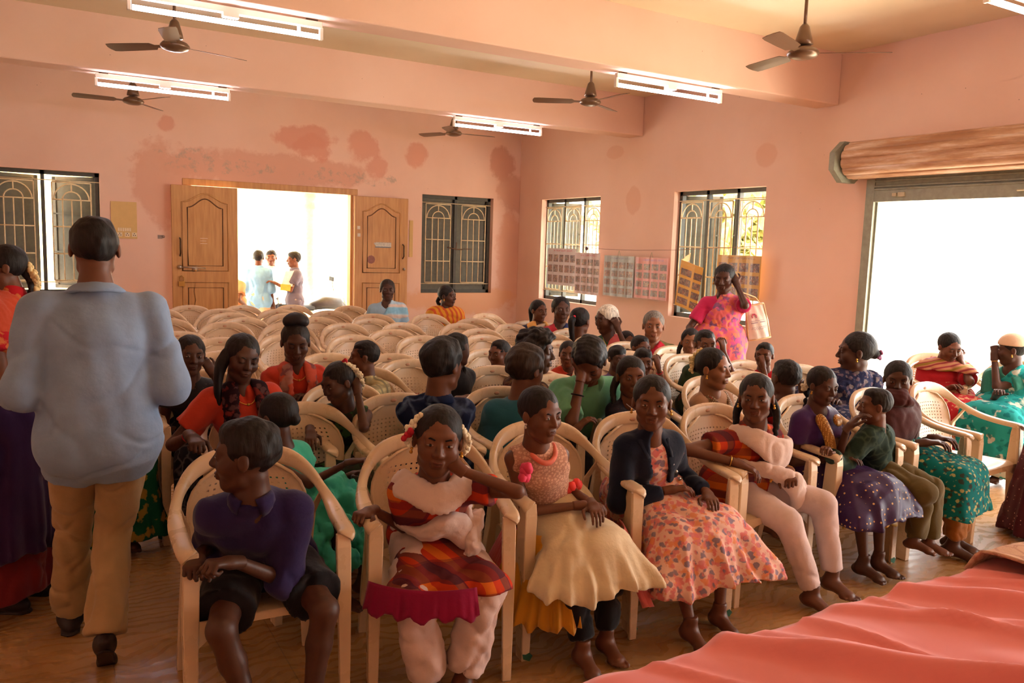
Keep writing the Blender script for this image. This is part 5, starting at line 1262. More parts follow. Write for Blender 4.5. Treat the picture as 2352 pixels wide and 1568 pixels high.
P = person('woman in teal printed skirt with a maroon shawl pulled over her mouth', (2062, 872, -9.02, 86), 'd', 14, (-2.70, -8.95, .52), q=1., g=.9, hy=cy(2062, 2), hp=6, hair='tied',
    R=dict(h=('l', -.10, .2, .11), d=(.1, .6, -.3)), Lh=dict(h=('l', .10, .2, .11), d=(-.1, .6, -.3)), legs=dict(R=dict(f=('l', -.02, .40, -.44)), L=dict(f=('l', .12, .36, -.44))),
    wear=[pants(cloth('mustard_leggings', (150, 92, 36)), 1.86, .02, .01, 'churidar'), skirt(TEALP, .27, .03, .04, .03, 'kurta_skirt', .006, (10, .010), .08), top(TEALP, .5, .012, 'round', 0), shawl(cloth('maroon_brown_cloth', (74, 36, 36)), zt=.06, e=.022, arms=.95, amp=.008),
          drape(cloth('maroon_brown_cloth', (74, 36, 36)), [('s', -.14, -.02, .06), ('h', -.16, .36, -.42), ('h', .0, .43, -.34), ('h', .16, .36, -.42), ('s', .14, -.02, .05)], [.05, .055, .05, .055, .05], 'shawl_over_mouth', 1.8, .006)])
chair(-2.65, -8.98, 0, 'cream plastic chair under the woman in the teal skirt', 'occupied cream plastic chairs')
chair(-2.06, -8.97, 4, 'empty cream plastic chair at the right end of the front row', 'empty cream plastic chairs near the front', tape=(1,))

# ---- second row
def ruffles(mat):
    def go(J):
        rs_ = np.random.RandomState(3); c = J.H+J.f*.12; F = Field(c-np.array([.34, .34, .34]), c+np.array([.34, .34, .12]), .009)
        for i in range(260):
            a = rs_.rand()*2*math.pi; u = rs_.rand(); r = .12+.12*u+.03*rs_.rand(); p = c+np.array([math.cos(a)*r, math.sin(a)*r, .03-.26*u+.03*rs_.rand()]); F.ell(p, (.030, .030, .018+.03*rs_.rand()), k=.003)
        F.seg(c+J.z*.02, c-J.z*.18, .14, .2, .03); emit(J, F, 'ruffled_skirt', mat, .004, 120, (1, 1, .8))
    return go
TQ = cloth('turquoise_frill', (62, 176, 150)); 
P = person('little girl in turquoise frock with ruffled skirt, seen from behind, arm stretched right', (632, 956, -8.4, 112), 'd', 30, (-6.02, -8.34, .52), q=.78, g=.66, hy=cy(632, -125), hair='tied', face=False,
    R=dict(h=(800, 1062, -8.62), e=(-.3, .3, -.6), p='grip', d=(.3, .6, -.2)), Lh=dict(h=('l', .1, .2, .1)), wear=[top(TQ, .35, .014, 'round', 0, .004, 'frock_bodice'), ruffles(TQ)])
chair(-5.92, -8.2, 4, 'cream plastic chair under the little girl in turquoise ruffles', 'occupied cream plastic chairs')
DEN = cloth('dark_jeans', (22, 30, 48))
P = person('youth in dark blue batik shirt seen from behind, leaning right', (1018, 838, -8.2, 124), 'm', 100, (-5.28, -8.05, .53), q=1., g=.92, sa=150, hy=cy(1018, 135), hair='thick', face=False,
    R=dict(h=(1118, 1065, -8.38), e=(0, -.2, -.9), p='relax'), Lh=dict(h=('l', .1, .3, .1)), wear=[top(batik('blue_batik', (20, 30, 62), (96, 116, 150), 9., .06), 1.8, .018, 'collar', .2, .007), pants(DEN, 1.9, .016)])
chair(-5.4, -8.14, 2, 'cream plastic chair behind the jasmine girl, under the batik-shirted youth', 'occupied cream plastic chairs')
P = person('boy in plain teal shirt seen from behind, head turned to the right', (1210, 848, -8.15, 112), 'm', 120, (-4.86, -8.1, .52), q=.98, g=.86, sa=150, hy=cy(1210, 130), hair='thick', hc='br', face=False,
    R=dict(h=(1318, 990, -8.45), e=(-.3, -.5, -.6), p='relax', d=(.3, .3, -.2)), Lh=dict(h=('l', .1, .25, .1)), wear=[top(cloth('teal_cotton', (38, 92, 108)), .7, .018, 'round', .2, .006), pants(DEN, 1.9, .016)])
chair(-4.79, -8.15, 0, 'cream plastic chair under the boy in teal, behind the tulle-skirted girl', 'occupied cream plastic chairs')
P = person('man in mint green polo shirt bent forward with his hand on his forehead', (1352, 830, -8.32, 110), 'm', -12, (-4.22, -7.88, .54), q=1.02, g=1.02, hy=cy(1352, -4), hp=42, hair='thick', closed=True,
    R=dict(h=('h', -.12, .46, .0), e=(-.5, .5, -.8), p='cup', d=(.3, -.5, .5), n=(0, .8, -.4)), Lh=dict(h=('l', .1, .36, .12)), wear=[top(cloth('mint_jersey', (112, 176, 138)), .85, .018, 'collar', .2, .006, 'polo_shirt'), pants(BLACK, 1.95, .016), ring(BLACK, 'R', .62, .004, 'wrist_band')])
chair(-4.24, -7.88, 4, 'cream plastic chair under the man in mint green', 'occupied cream plastic chairs')
P = person('girl with plaited hair in dark navy frock behind the denim-jacket girl', (1450, 866, -8.42, 95), 'm', -2, (-3.98, -8.26, .51), q=.9, g=.76, hy=cy(1450, 14), hair='braids', wear=[top(dots('navy_specks', (28, 26, 44), (90, 60, 60), 60., .16), .8, .014, 'deep', 0), skirt(cloth('navy_cotton', (28, 26, 44)), .3, .03, .05), necklace(SILV)])
chair(-4.02, -8.28, 0, 'cream plastic chair under the girl in dark navy with plaits', 'occupied cream plastic chairs')
P = person('girl in beige embroidered blouse with cream flowers in her hair, in profile to the right', (1640, 847, -8.4, 95), 'l', 8, (-3.33, -8.25, .51), q=.94, g=.8, hy=cy(1640, 62), hair='tied', wear=[top(cloth('beige_cotton', (178, 136, 106)), .55, .014, 'round', 0, .003, 'blouse'), skirt(floral('sequin_skirt', (150, 110, 80), [(200, 80, 60), (110, 130, 140)], 30.), .28, .03, .06),
    beads(plain('jasmine_cream', (232, 206, 150), .8, var=.05), [('h', -.05, -.36, .42), ('h', -.12, -.52, .2), ('h', -.18, -.5, -.1)], .010, 'hair_flowers', 34, 3), drape(dots('beaded_neckline', (120, 90, 66), (214, 190, 150), 110., .3), [('s', -.11, .03, .06), ('s', -.07, .12, -.02), ('s', .0, .15, -.06), ('s', .07, .12, -.02), ('s', .11, .03, .06)], .016, 'beaded_neckline', 2., 0), necklace(plain('red_thread', (170, 50, 40)), .0025, .14), earrings(GOLD)])
chair(-3.32, -8.27, 0, 'cream plastic chair under the girl in the beige blouse', 'occupied cream plastic chairs')
RBK = stripes('red_black_shirt', (176, 34, 30), (40, 24, 28), 5., 2, duty=.25)
P = person('boy in red and black shirt seen from behind, looking left', (1802, 868, -8.4, 88), 'd', -40, (-2.92, -8.25, .51), q=.9, g=.78, sa=160, hy=cy(1802, -135), hair='crop', face=False, wear=[top(RBK, .6, .014, 'round', .2), pants(BLACK, 1.9, .014)])
chair(-2.93, -8.2, -6, 'cream plastic chair under the boy in red and black', 'occupied cream plastic chairs')
NP = floral('navy_floral_saree', (36, 38, 66), [(128, 116, 116), (96, 78, 90)], 20., .30)
P = person('stout woman in navy floral saree turning her head left, hair knotted', (1964, 808, -8.22, 93), 'd', -16, (-2.28, -8.02, .55), q=1.04, g=1.2, hy=cy(1964, -78), hair='bun', R=dict(h=(1845, 900, -8.1), e=(-.8, -.2, -.3), p='relax'), wear=[top(NP, .75, .018, 'round', 0), band(NP, 'saree_pallu', .20, .03, 'L', under=True), skirt(NP, .12, .03, .04, .02, 'saree_skirt'), earrings(GOLD), beads(plain('violet_flower', (150, 90, 130), .7), [('h', 0, -.55, .05), ('h', .05, -.6, -.1)], .012, 'hair_flower', 6, 2)])
chair(-2.28, -8.1, -5, 'cream plastic chair under the stout woman in navy floral', 'occupied cream plastic chairs')

# ---- third row and left block
OR = cloth('coral_orange_cotton', (196, 62, 42)); DKF = floral('dark_floral_stole', (38, 20, 26), [(120, 44, 40), (90, 60, 60)], 16., .30)
def stole(mat, name='stole', x=.075, w=.036, e=.026, low=.0):
    def go(J):
        g = J.g
        for sg in (-1, 1): drape(mat, [('s', sg*x*.7, -.06, .06), ('s', sg*x, .06, .07), ('s', sg*x*1.1, .125, -.06), ('s', sg*x*.9, .135, -.25), ('s', sg*x*.9, .135, -.42+low)], w*g, name, 2.6, .005)(J)
    return go
P = person('older girl in coral kurta with dark floral stole and long curly hair', (557, 822, -7.95, 108), 'd', 4, (-6.08, -7.82, .53), q=1., g=.92, hy=cy(557, 20), hp=10, hr=-8, closed=True, hair='long',
    R=dict(h=(436, 1000, -8.1), e=(-.9, -.2, -.3), p='grip', d=(0, .3, -.6)), wear=[top(OR, .62, .018, 'V', .3, .005, 'kurta'), stole(DKF), pants(BLACK, 1.9, .016), earrings(GOLD), necklace(GOLD), ring(REDB, 'R', .93, .003)])
chair(-6.08, -7.9, 2, 'cream plastic chair under the older girl in coral with dark stole', 'occupied cream plastic chairs')
P = person('girl in black top with her hand raised beside her ear, left of the coral girls', (438, 816, -7.15, 92), 'd', 2, (-6.22, -7.0, .52), q=.94, g=.8, hy=cy(438, 12), hr=-4, hair='tied', Lh=dict(h=('h', .5, .2, -.42), e=(.7, .2, -.8), p='cup', d=(-.3, 0, .5), n=(.2, .8, 0)), wear=[top(dots('black_specks', (24, 20, 24), (90, 70, 60), 50., .12), .3, .014, 'V', .2), skirt(batik('black_floral_skirt', (22, 22, 28), (110, 104, 104), 14., .05), .22, .03, .04), earrings(SILV)])
chair(-6.2, -7.05, 0, 'cream plastic chair under the girl in black', 'occupied cream plastic chairs')
P = person('young woman in coral kurta and printed stole with eyes lowered, hair tied on top', (679, 787, -7.2, 92), 'd', -2, (-5.68, -7.02, .53), q=1., g=.9, hy=cy(679, 6), hp=14, closed=True, smile=.6, hair='tied', R=dict(h=('l', .02, .22, .22), e=(-.8, -.2, -.5), p='open', d=(.3, .1, .4)), Lh=dict(h=('l', .05, .22, .2), e=(.8, -.2, -.5), d=(-.3, .1, 0)),
    wear=[top(OR, .6, .018, 'V', .3, .005, 'kurta'), stole(floral('coral_grey_stole', (196, 84, 66), [(120, 80, 84), (170, 120, 110)], 10., .34)), pants(BLACK, 1.9, .016), drape(plain('hair_puff', (24, 18, 18)), [('h', -.2, -.12, .52), ('h', 0, -.12, .60), ('h', .2, -.12, .52)], .034, 'hair_bun', 1.2, .003), drape(plain('teal_hairband', (70, 130, 130)), [('h', -.1, .0, .56), ('h', .1, .0, .56)], .008, 'hair_clip', 1., 0), necklace(GOLD)])
chair(-5.68, -7.12, -3, 'cream plastic chair under the coral kurta woman with lowered eyes', 'occupied cream plastic chairs')
GRN = floral('green_print_frock', (50, 62, 46), [(84, 130, 76), (60, 50, 44)], 14., .34)
P = person('girl in dark green frock leaning on her elbow, jasmine string in her hair', (776, 880, -7.95, 96), 'd', -24, (-5.62, -7.72, .51), q=.88, g=.74, hy=cy(776, -52), hp=16, hr=6, hair='bun', Lh=dict(h=('h', .42, -.18, -.28), e=(.6, .6, -.8), p='fist', d=(-.2, -.3, .5)), R=dict(h=(712, 985, -8.05), e=(-.5, -.2, -.8), d=(0, .2, -1.2)),
    wear=[top(GRN, 0, .014, 'round', 0), skirt(GRN, .28, .03, .07), beads(WHITEF, [('h', .12, -.22, .42), ('h', .26, -.36, .25), ('h', .30, -.46, -.05), ('h', .28, -.44, -.28)], .009, 'jasmine_flowers', 44, 3), beads(REDB, [('h', .1, -.24, .46), ('h', .12, -.26, .42)], .012, 'red_rose', 4, 2)])
chair(-5.55, -7.72, 4, 'cream plastic chair under the girl in dark green frock', 'occupied cream plastic chairs')
CRM = plaid('cream_map_print', (196, 182, 138), (172, 164, 130), (150, 140, 110), (120, 120, 100), 30., (150, 140, 110))
P = person('small boy in cream patterned shirt in profile to the left', (835, 820, -7.25, 78), 'm', -60, (-5.22, -7.2, .50), q=.8, g=.68, hy=cy(835, -88), hair='crop', Lh=dict(h=(800, 872, -7.5), e=(.5, .2, -.6), p='fist'), R=dict(h=('l', 0, .2, .15)), wear=[top(CRM, .7, .018, 'collar', .2), pants(BLACK, .8, .016, .004, 'shorts')])
chair(-5.24, -7.25, 4, 'cream plastic chair under the small boy in cream', 'occupied cream plastic chairs')
P = person('person in pink top and green skirt mostly hidden behind the walking man', (300, 800, -6.95, 88), 'd', 0, (-6.72, -6.88, .53), q=1., g=.92, hy=cy(300, 10), hair='tied', Lh=dict(h=(412, 858, -7.0), e=(.7, -.2, -.5)), wear=[top(cloth('hot_pink_cotton', (214, 60, 90)), .55, .018, 'round', .2), skirt(floral('green_saree_print', (30, 92, 64), [(176, 140, 60)], 16.), .08, .03, .05)])
chair(-6.72, -6.95, 0, 'cream plastic chair just right of the walking man', 'occupied cream plastic chairs', tape=(1,))
PB = plaid('brown_check_shirt', (64, 42, 34), (112, 84, 58), (84, 40, 36), (36, 26, 28), 22., (34, 24, 26))
P = person('curly-haired youth in brown checked shirt with his arm stretched along the chair back', (1232, 808, -7.55, 100), 'd', 60, (-4.42, -7.48, .54), q=1.04, g=.98, sa=95, hy=cy(1232, 75), hair='curly', R=dict(h=(1085, 915, -7.85), e=(-.3, -.6, -.3), p='relax', d=(-.2, -.6, 0)), wear=[top(PB, 1.85, .018, 'collar', .25, .007), pants(DEN, 1.9, .016)])
chair(-4.45, -7.45, -4, 'cream plastic chair under the curly-haired youth in brown checks', 'occupied cream plastic chairs')
P = person('dark-shirted boy behind the batik-shirted youth, looking right', (1052, 803, -7.35, 74), 'd', 20, (-4.72, -7.15, .52), q=.94, g=.84, hy=cy(1052, 105), hair='short', face=False, wear=[top(BLACK, .7, .016, 'collar', .2), pants(DEN, 1.9, .016)], lod=1)
chair(-4.84, -7.0, 2, 'cream plastic chair under the dark-shirted boy', 'occupied cream plastic chairs')
P = person('small boy with shaved sides in dark checked shirt, face turned left', (1146, 813, -6.75, 66), 'm', -25, (-4.05, -6.62, .50), q=.82, g=.7, hy=cy(1146, -38), hair='crop', wear=[top(PB, 1.7, .016, 'collar', .2), pants(DEN, 1.9, .016)], lod=1)
chair(-4.06, -6.68, 3, 'cream plastic chair under the small boy with shaved sides', 'occupied cream plastic chairs')
P = person('little girl in orange frock peeping past the mint green man', (1305, 813, -6.45, 60), 'm', -10, (-3.25, -6.3, .50), q=.82, g=.7, hy=cy(1305, -4), hair='tied', wear=[top(OR, .4, .014, 'round', 0), skirt(OR, .3, .03, .05)], lod=1)
chair(-3.22, -6.38, -3, 'cream plastic chair under the little girl in orange', 'occupied cream plastic chairs')
MS = [('boy with side-parted hair in violet shirt, low between the mint man and the plaited girl', (1418, 824, -7.5, 60), 'd', 30, 'short', cloth('violet_cotton', (92, 60, 120)), 0), ('boy with glossy cropped hair behind the boy with the raised fist', (1472, 800, -6.6, 60), 'm', 35, 'crop', cloth('red_cotton', (190, 44, 40)), 0),
      ('child with centre-parted hair whose forehead shows below the old woman', (1440, 787, -6.2, 54), 'm', 25, 'tied', cloth('rose_cotton', (190, 90, 90)), 0)]
for (lb, h, sk, dl, hs_, m, _) in MS:
    P = person(lb, h, sk, 0, q=.84, g=.7, hy=cy(h[0], dl), hair=hs_, wear=[top(m, .5, .014, 'round', .2), pants(DEN, 1.9, .014)], lod=1)
    chair_for(P, 'the '+lb.split(' in ')[0].split(' whose')[0].split(' behind')[0])
P = person('boy with raised fist beside his cheek and a red wristband', (1477, 832, -7.1, 64), 'm', -5, q=.86, g=.74, hy=cy(1477, 12), hair='short', Lh=dict(h=(1512, 842, -7.3), e=(.8, .2, -.9), p='fist', d=(-.2, -.2, .7), n=(0, .9, 0)), wear=[top(cloth('coral_cotton', (206, 74, 56)), .5, .014, 'round', .2), pants(DEN, 1.9, .014), ring(REDB, 'L', .75, .003, 'wrist_band')], lod=1)
chair_for(P, 'the boy with the raised fist')
NV = cloth('navy_satin', (32, 40, 82))
P = person('girl in sleeveless navy frock beside the cropped boy, hair in plaits', (1586, 785, -6.95, 62), 'l', -8, q=.9, g=.76, hy=cy(1586, 2), hair='braids', wear=[top(NV, 0, .014, 'round', 0), skirt(NV, .3, .03, .05)], lod=1)
chair_for(P, 'the girl in sleeveless navy')
P = person('boy with cropped hair in dark green shirt raising his fingers, below the pink saree', (1620, 792, -7.4, 70), 'm', -6, q=.88, g=.78, hy=cy(1620, 20), hair='crop', Lh=dict(h=(1662, 806, -7.55), e=(.8, .1, -.9), p='cup', d=(0, 0, .8), n=(0, .9, 0)), wear=[top(cloth('dark_green_cotton', (44, 60, 40)), .7, .016, 'round', .2), pants(DEN, 1.9, .014)], lod=1)
chair_for(P, 'the cropped boy in dark green')
P = person('little boy in red shirt covering his mouth with one hand', (1755, 816, -7.8, 60), 'm', -20, q=.78, g=.66, hy=cy(1755, -12), hair='crop', Lh=dict(h=('h', .08, .42, -.34), e=(.8, .2, -.9), p='fist', d=(-.2, -.1, .7), n=(0, .9, 0)), wear=[top(floral('red_print_shirt', (186, 34, 44), [(90, 60, 80)], 14.), .6, .014, 'round', .2), pants(DEN, .8, .014, name='shorts')], lod=1)
chair_for(P, 'the little boy covering his mouth')

# ---- women along the right wall and at the back
def saree(blouse, cl, sleeve=.6, g_=1., pallu='L', w=.17): return [top(blouse, sleeve, .016, 'deep', 0, .003, 'blouse'), band(cl, 'saree_pallu', w, .028, pallu), skirt(cl, .06, .03, .04, .02, 'saree_skirt')]
P = person('woman with orange sleeve and yellow scarf nearest the room corner, looking right', (1238, 714, -4.75, 50), 'm', -6, q=.98, g=.95, hy=cy(1238, 38), hair='ponytail', wear=[top(cloth('orange_navy_blouse', (36, 34, 58)), .35, .016, 'round', 0), pants(NV, 1.9, .02), stole(cloth('yellow_scarf', (222, 164, 88)), 'dupatta', .09, .045),
    drape(cloth('orange_print', (216, 110, 40)), [('s', -.19, .0, -.10), ('s', -.21, .01, -.2)], .062, 'sleeve_panel', 1.2, .002), necklace(GOLD)], lod=1)
chair_for(P, 'the woman with the yellow scarf')
P = person('woman in red blouse and blue saree with cream border beside the corner window', (1289, 711, -5.05, 60), 'd', -6, q=1., g=1.02, hy=cy(1289, 18), hair='bun', wear=saree(cloth('red_blouse', (170, 32, 44)), stripes('blue_cream_saree', (44, 50, 86), (206, 178, 130), 9., 2, (150, 60, 50), .3))+[necklace(GOLD)], lod=1)
chair_for(P, 'the woman in red blouse and blue saree')
P = person('girl with ponytail and pink scrunchie in navy frock, seen from behind', (1334, 737, -5.6, 62), 'm', 0, q=.94, g=.8, sa=150, hy=cy(1334, 145), hair='ponytail', face=False, wear=[top(NAVY, .6, .016, 'round', 0), skirt(NAVY, .3, .03, .05), beads(plain('pink_scrunchie', (240, 50, 80), .6), [('h', -.06, -.46, .2), ('h', .06, -.48, .1)], .016, 'scrunchie', 6, 1)], lod=1)
chair_for(P, 'the girl with the pink scrunchie')
PKS = cloth('rose_pink_saree', (204, 92, 90))
P = person('white-haired old woman in green blouse holding up her rose pink saree', (1392, 733, -6.1, 66), 'd', -20, q=.96, g=.92, hy=cy(1392, -52), hp=8, hair='bun', hc='w', Lh=dict(h=(1420, 758, -6.25), e=(.8, .2, -.7), p='cup', d=(-.2, 0, .5), n=(0, .9, 0)), wear=saree(cloth('green_blouse', (50, 90, 62)), PKS)+[necklace(GOLD)], lod=1)
chair_for(P, 'the white-haired old woman')
P = person('grey-haired woman in cream blouse and crimson gold-bordered saree facing the camera', (1501, 749, -6.4, 70), 'l', -30, q=1.02, g=1.1, hy=cy(1501, 2), hair='tied', hc='g', wear=saree(cloth('cream_blouse', (214, 172, 116)), stripes('crimson_gold_saree', (186, 40, 58), (204, 132, 62), 4., 0, (100, 90, 50), .3))+[necklace(GOLD)], lod=1)
chair_for(P, 'the grey-haired woman in crimson and gold')
PINK = floral('pink_saree_blue_motifs', (232, 116, 122), [(128, 96, 146), (238, 140, 96), (214, 90, 150)], 13., .34)
P = person('woman in pink saree standing by the window with a white cloth bag on her arm', (1663, 640, -6.45, 66), 'd', -38, q=1.04, g=1.0, stand=True, hipz=.86, hy=cy(1663, -12), hp=8, hair='bun', R=dict(h=(1600, 770, -6.5), e=(-.8, -.3, -.2)), Lh=dict(h=('h', .48, .12, -.18), e=(.7, .2, -.9), p='cup', d=(-.3, 0, .4), n=(0, .6, 0)),
    wear=[top(cloth('magenta_blouse', (198, 44, 92)), .7, .016, 'deep', 0, .003, 'blouse'), band(PINK, 'saree_pallu', .26, .03, 'L'), skirt(PINK, .03, .035, .05, 0, 'saree_skirt', .008, (14, .014)), necklace(GOLD), earrings(GOLD)])
# cloth bag hanging from her forearm
J = P; S, E, Wr, hd, n_, p_ = J.arms['L']; c = at(1738, 738, -6.62)
bw, bh = norm((.83, -.5, .20)), norm((-.17, .1, .93)); bn = norm(np.cross(bw, bh))
r = empty('cloth_bag', c, 'white cloth bag with red emblem and printed lines hanging from the standing woman\'s arm', 'bag'); 
V = []; nx, ny = 14, 14
for sd in (-1, 1):
    for j in range(ny+1):
        for i in range(nx+1):
            u, v = i/nx*2-1, j/ny*2-1; wd = .105*(1-.22*max(0, v)); V.append(bw*u*wd+bh*v*.165+bn*sd*(.035*(1-abs(u)**3)*(1-.6*max(0, v))+.004+.004*math.sin(u*9+v*3)))
m_ = (nx+1)*(ny+1); F = [(s*m_+j*(nx+1)+i, s*m_+j*(nx+1)+i+1, s*m_+(j+1)*(nx+1)+i+1, s*m_+(j+1)*(nx+1)+i) for s in (0, 1) for j in range(ny) for i in range(nx)]
edge = [i for i in range(nx+1)]; F += [(i, i+1, m_+i+1, m_+i) for i in range(nx)]; F += [(j*(nx+1), (j+1)*(nx+1), m_+(j+1)*(nx+1), m_+j*(nx+1)) for j in range(ny)]; F += [(j*(nx+1)+nx, (j+1)*(nx+1)+nx, m_+(j+1)*(nx+1)+nx, m_+j*(nx+1)+nx) for j in range(ny)]
mk('bag_body', V, F, cloth('white_bag_cloth', (232, 212, 196)), r)
fs_ = -1 if bn @ (CAM-c) < 0 else 1
def onbag(u, v, o=.004): return bw*u+bh*v+bn*fs_*(.035*(1-abs(u/.105)**3)*(1-.6*max(0, v/.165))+.004+o)
BT = plain('beige_bag_trim', (214, 178, 130), .8)
b = B()
for (u0, v0, u1, v1) in ((-.105, -.16, .105, -.16), (-.085, .155, .085, .155), (-.1, -.16, -.082, .155), (.1, -.16, .082, .155)): b.tube([onbag(u0+(u1-u0)*k/8, v0+(v1-v0)*k/8, .0) for k in range(9)], .007, 6)
b.build('bag_trim', BT, r, smooth=True)
b = B(); b.tube([onbag(-.05, .155, 0), c*0+bh*.23-bw*.04, (E+Wr)/2-c+J.z*.03, bh*.22+bw*.02, onbag(.05, .155, 0)], .006, 6); b.build('bag_handle', BT, r, smooth=True)
EM = plain('crimson_emblem', (200, 60, 100), .8); INK = plain('blue_grey_ink', (140, 100, 140), .8)
b = B()
for k in range(9):
    a = math.radians(-30+240*k/8); p = onbag(-.025+.012*math.cos(a), .055+.012*math.sin(a)); q_ = onbag(-.025+.024*math.cos(a), .055+.024*math.sin(a)); b.tube([p, q_], [.002, .0048], 6)
b.build('emblem', EM, r, smooth=True)
b = B(); b.tube([onbag(-.065+.13*k/6, .012) for k in range(7)], .0011, 4)
for k in range(13): 
    if k not in (6, 7): u = -.062+.0102*k; b.tube([onbag(u, -.002), onbag(u+.007, -.008)], .0022, 4)
for v, u0, u1 in ((-.048, -.06, .066), (-.06, -.066, .07), (-.070, -.04, .04)):
    u = u0
    while u < u1: L_ = .012+.01*random.random(); b.tube([onbag(u, v), onbag(u+L_, v)], .0013, 4); u += L_+.005
b.build('printed_lines', INK, r, smooth=True)

SHW = stripes('zigzag_shawl', (190, 132, 96), (150, 60, 66), 26., 2, (150, 120, 50), .4)
P = person('woman in red dress and patterned mustard shawl resting her cheek on her hand', (2181, 798, -8.0, 66), 'm', -34, q=1., g=1.0, hy=cy(2181, 34), hp=18, closed=True, hair='tied', Lh=dict(h=('h', .36, .25, -.36), e=(.6, .4, -.9), p='cup', d=(-.2, 0, .6), n=(0, .8, 0)), wear=[top(cloth('red_dress', (176, 34, 44)), .8, .016, 'round', 0), skirt(floral('red_print_skirt', (170, 40, 46), [(200, 150, 110)], 20.), .14, .03, .05), shawl(SHW, zt=.24, e=.03, arms=.75)], lod=1)
chair(P.H[0], P.H[1]+.0, -34, 'cream plastic chair under the woman in the patterned shawl', 'occupied cream plastic chairs')
TS = floral('teal_saree_white_motifs', (40, 150, 146), [(206, 206, 190), (24, 110, 112)], 12., .28)
P = person('woman in teal saree and pale cap seated sideways at the right edge', (2322, 803, -8.42, 72), 'd', -78, q=1., g=.98, hy=cy(2322, -82), hp=4, hair='tied', R=dict(h=('l', 0, .3, .12)), Lh=dict(h=('h', .05, .46, -.26), e=(.2, .7, -.9), p='fist', d=(0, -.3, .6), n=(0, .9, 0)), wear=saree(cloth('teal_blouse', (52, 128, 112)), TS)+[earrings(GOLD), ring(GOLD, 'L', .85, .002)], lod=1)
J = P; F = Field(J.C-.28, J.C+.28, .008); Mh = np.array([J.hl, J.hf, J.hu]); F.ell(J.HP(0, -.06, .17), np.array((.38, .44, .38))*J.Hh, Mh, .01); F.plane(J.HP(0, 0, .14), -J.hu+J.hf*.1, .006); V, Q = F.mesh(); mk('cap', V-J.base.astype(f32), Q, cloth('beige_cap', (222, 190, 160)), J.root)
F = Field(J.C-.32, J.C+.32, .008); F.ell(J.HP(0, -.46, .0), np.array((.22, .20, .08))*J.Hh, Mh, .01); F.ell(J.HP(0, -.36, .12), np.array((.30, .2, .06))*J.Hh, Mh, .01); V, Q = F.mesh(); mk('cap_peak', V-J.base.astype(f32), Q, cloth('beige_cap', (222, 190, 160)), J.root)
chair(P.H[0]+.02, P.H[1], -78, 'cream plastic chair under the woman in teal saree and cap', 'occupied cream plastic chairs')
LB = stripes('pale_blue_saree', (178, 202, 214), (222, 202, 190), 7., 2, (140, 190, 214), .3)
P = person('woman in pale blue saree seated before the right wooden door leaf', (890, 666, -2.95, 49), 'd', -12, q=1., g=1.08, hy=cy(890, 6), hair='bun', hc='br', R=dict(h=('l', -.1, .2, .05)), Lh=dict(h=('l', .28, .2, -.02)), wear=saree(cloth('pale_blue_blouse', (160, 190, 212)), LB)+[necklace(GOLD)], lod=1)
chair_for(P, 'the woman in pale blue')
P = person('woman wrapped in orange striped saree below the closed grey window, looking right', (1028, 680, -3.0, 49), 'd', -10, q=1., g=1.0, hy=cy(1028, 62), hair='braid', wear=[top(cloth('amber_cotton', (216, 136, 44)), .6, .016, 'round', 0), shawl(stripes('orange_striped_wrap', (220, 150, 48), (204, 92, 50), 17., 0), zt=-.1, e=.03, arms=.9), skirt(stripes('orange_striped_wrap', (220, 150, 48), (204, 92, 50), 17., 0), .1, .03, .04), earrings(GOLD)], lod=1)
chair_for(P, 'the woman in orange stripes')

# ---- standing figures on the left
KH = cloth('khaki_cotton', (172, 140, 100)); SKY = cloth('light_blue_shirt', (136, 158, 190))
P = person('man in light blue shirt and khaki trousers walking away at the left', (218, 572, -8.5, 146), 'm', 176, None, (.03, .0), q=1.1, g=1.0, sw=.37, stand=True, hipz=.90, hy=cy(218, 178), hair='short', hc='b', face=False, shoes=1,
    R=dict(h=('l', -.23, .22, .20), e=(-.5, -.5, -.9)), Lh=dict(h=('l', .23, .22, .20), e=(.5, -.5, -.9)), legs=dict(R=dict(f=('w', -6.83, -8.62, .16), k=(0, 1, .1), t=(0, .75, -.6)), L=dict(f=('w', -6.93, -8.12, .085), k=(0, 1, 0))),
    wear=[top(SKY, 1.25, .020, 'round', .30, .006, 'shirt', loose=.03), pants(KH, 1.97, .011, .006, flare=.022), drape(SKY, [('s', -.07, .03, .065), ('s', -.058, -.03, .085), ('s', .0, -.065, .09), ('s', .058, -.03, .085), ('s', .07, .03, .065)], .028, 'collar', 3.0, .0)])
P = person('woman in red blouse and purple saree cut by the left edge, jasmine in her hair', (6, 614, -7.75, 104), 'm', -120, None, (.03, .0), q=1.04, g=1.08, stand=True, hipz=.90, hy=cy(6, -85), hair='braid', shoes=1, wear=[top(floral('red_gold_blouse', (176, 30, 36), [(196, 110, 60)], 22.), .6, .018, 'deep', 0, .003, 'blouse'), band(cloth('red_orange_silk', (190, 70, 40)), 'saree_pallu', .12, .026, 'L'),
    skirt(cloth('red_underskirt', (110, 30, 30)), .10, .02, .03, 0, 'underskirt', .006, (12, .01)), skirt(cloth('deep_purple_silk', (46, 24, 62)), .30, .04, .06, 0, 'saree_skirt', .008, (16, .014)), beads(plain('jasmine_cream', (232, 206, 150), .8, var=.05), [('h', .06, -.48, .05), ('h', .08, -.60, -.25), ('h', .08, -.62, -.6), ('h', .08, -.56, -.85)], .010, 'jasmine_flowers', 60, 3), necklace(GOLD)])
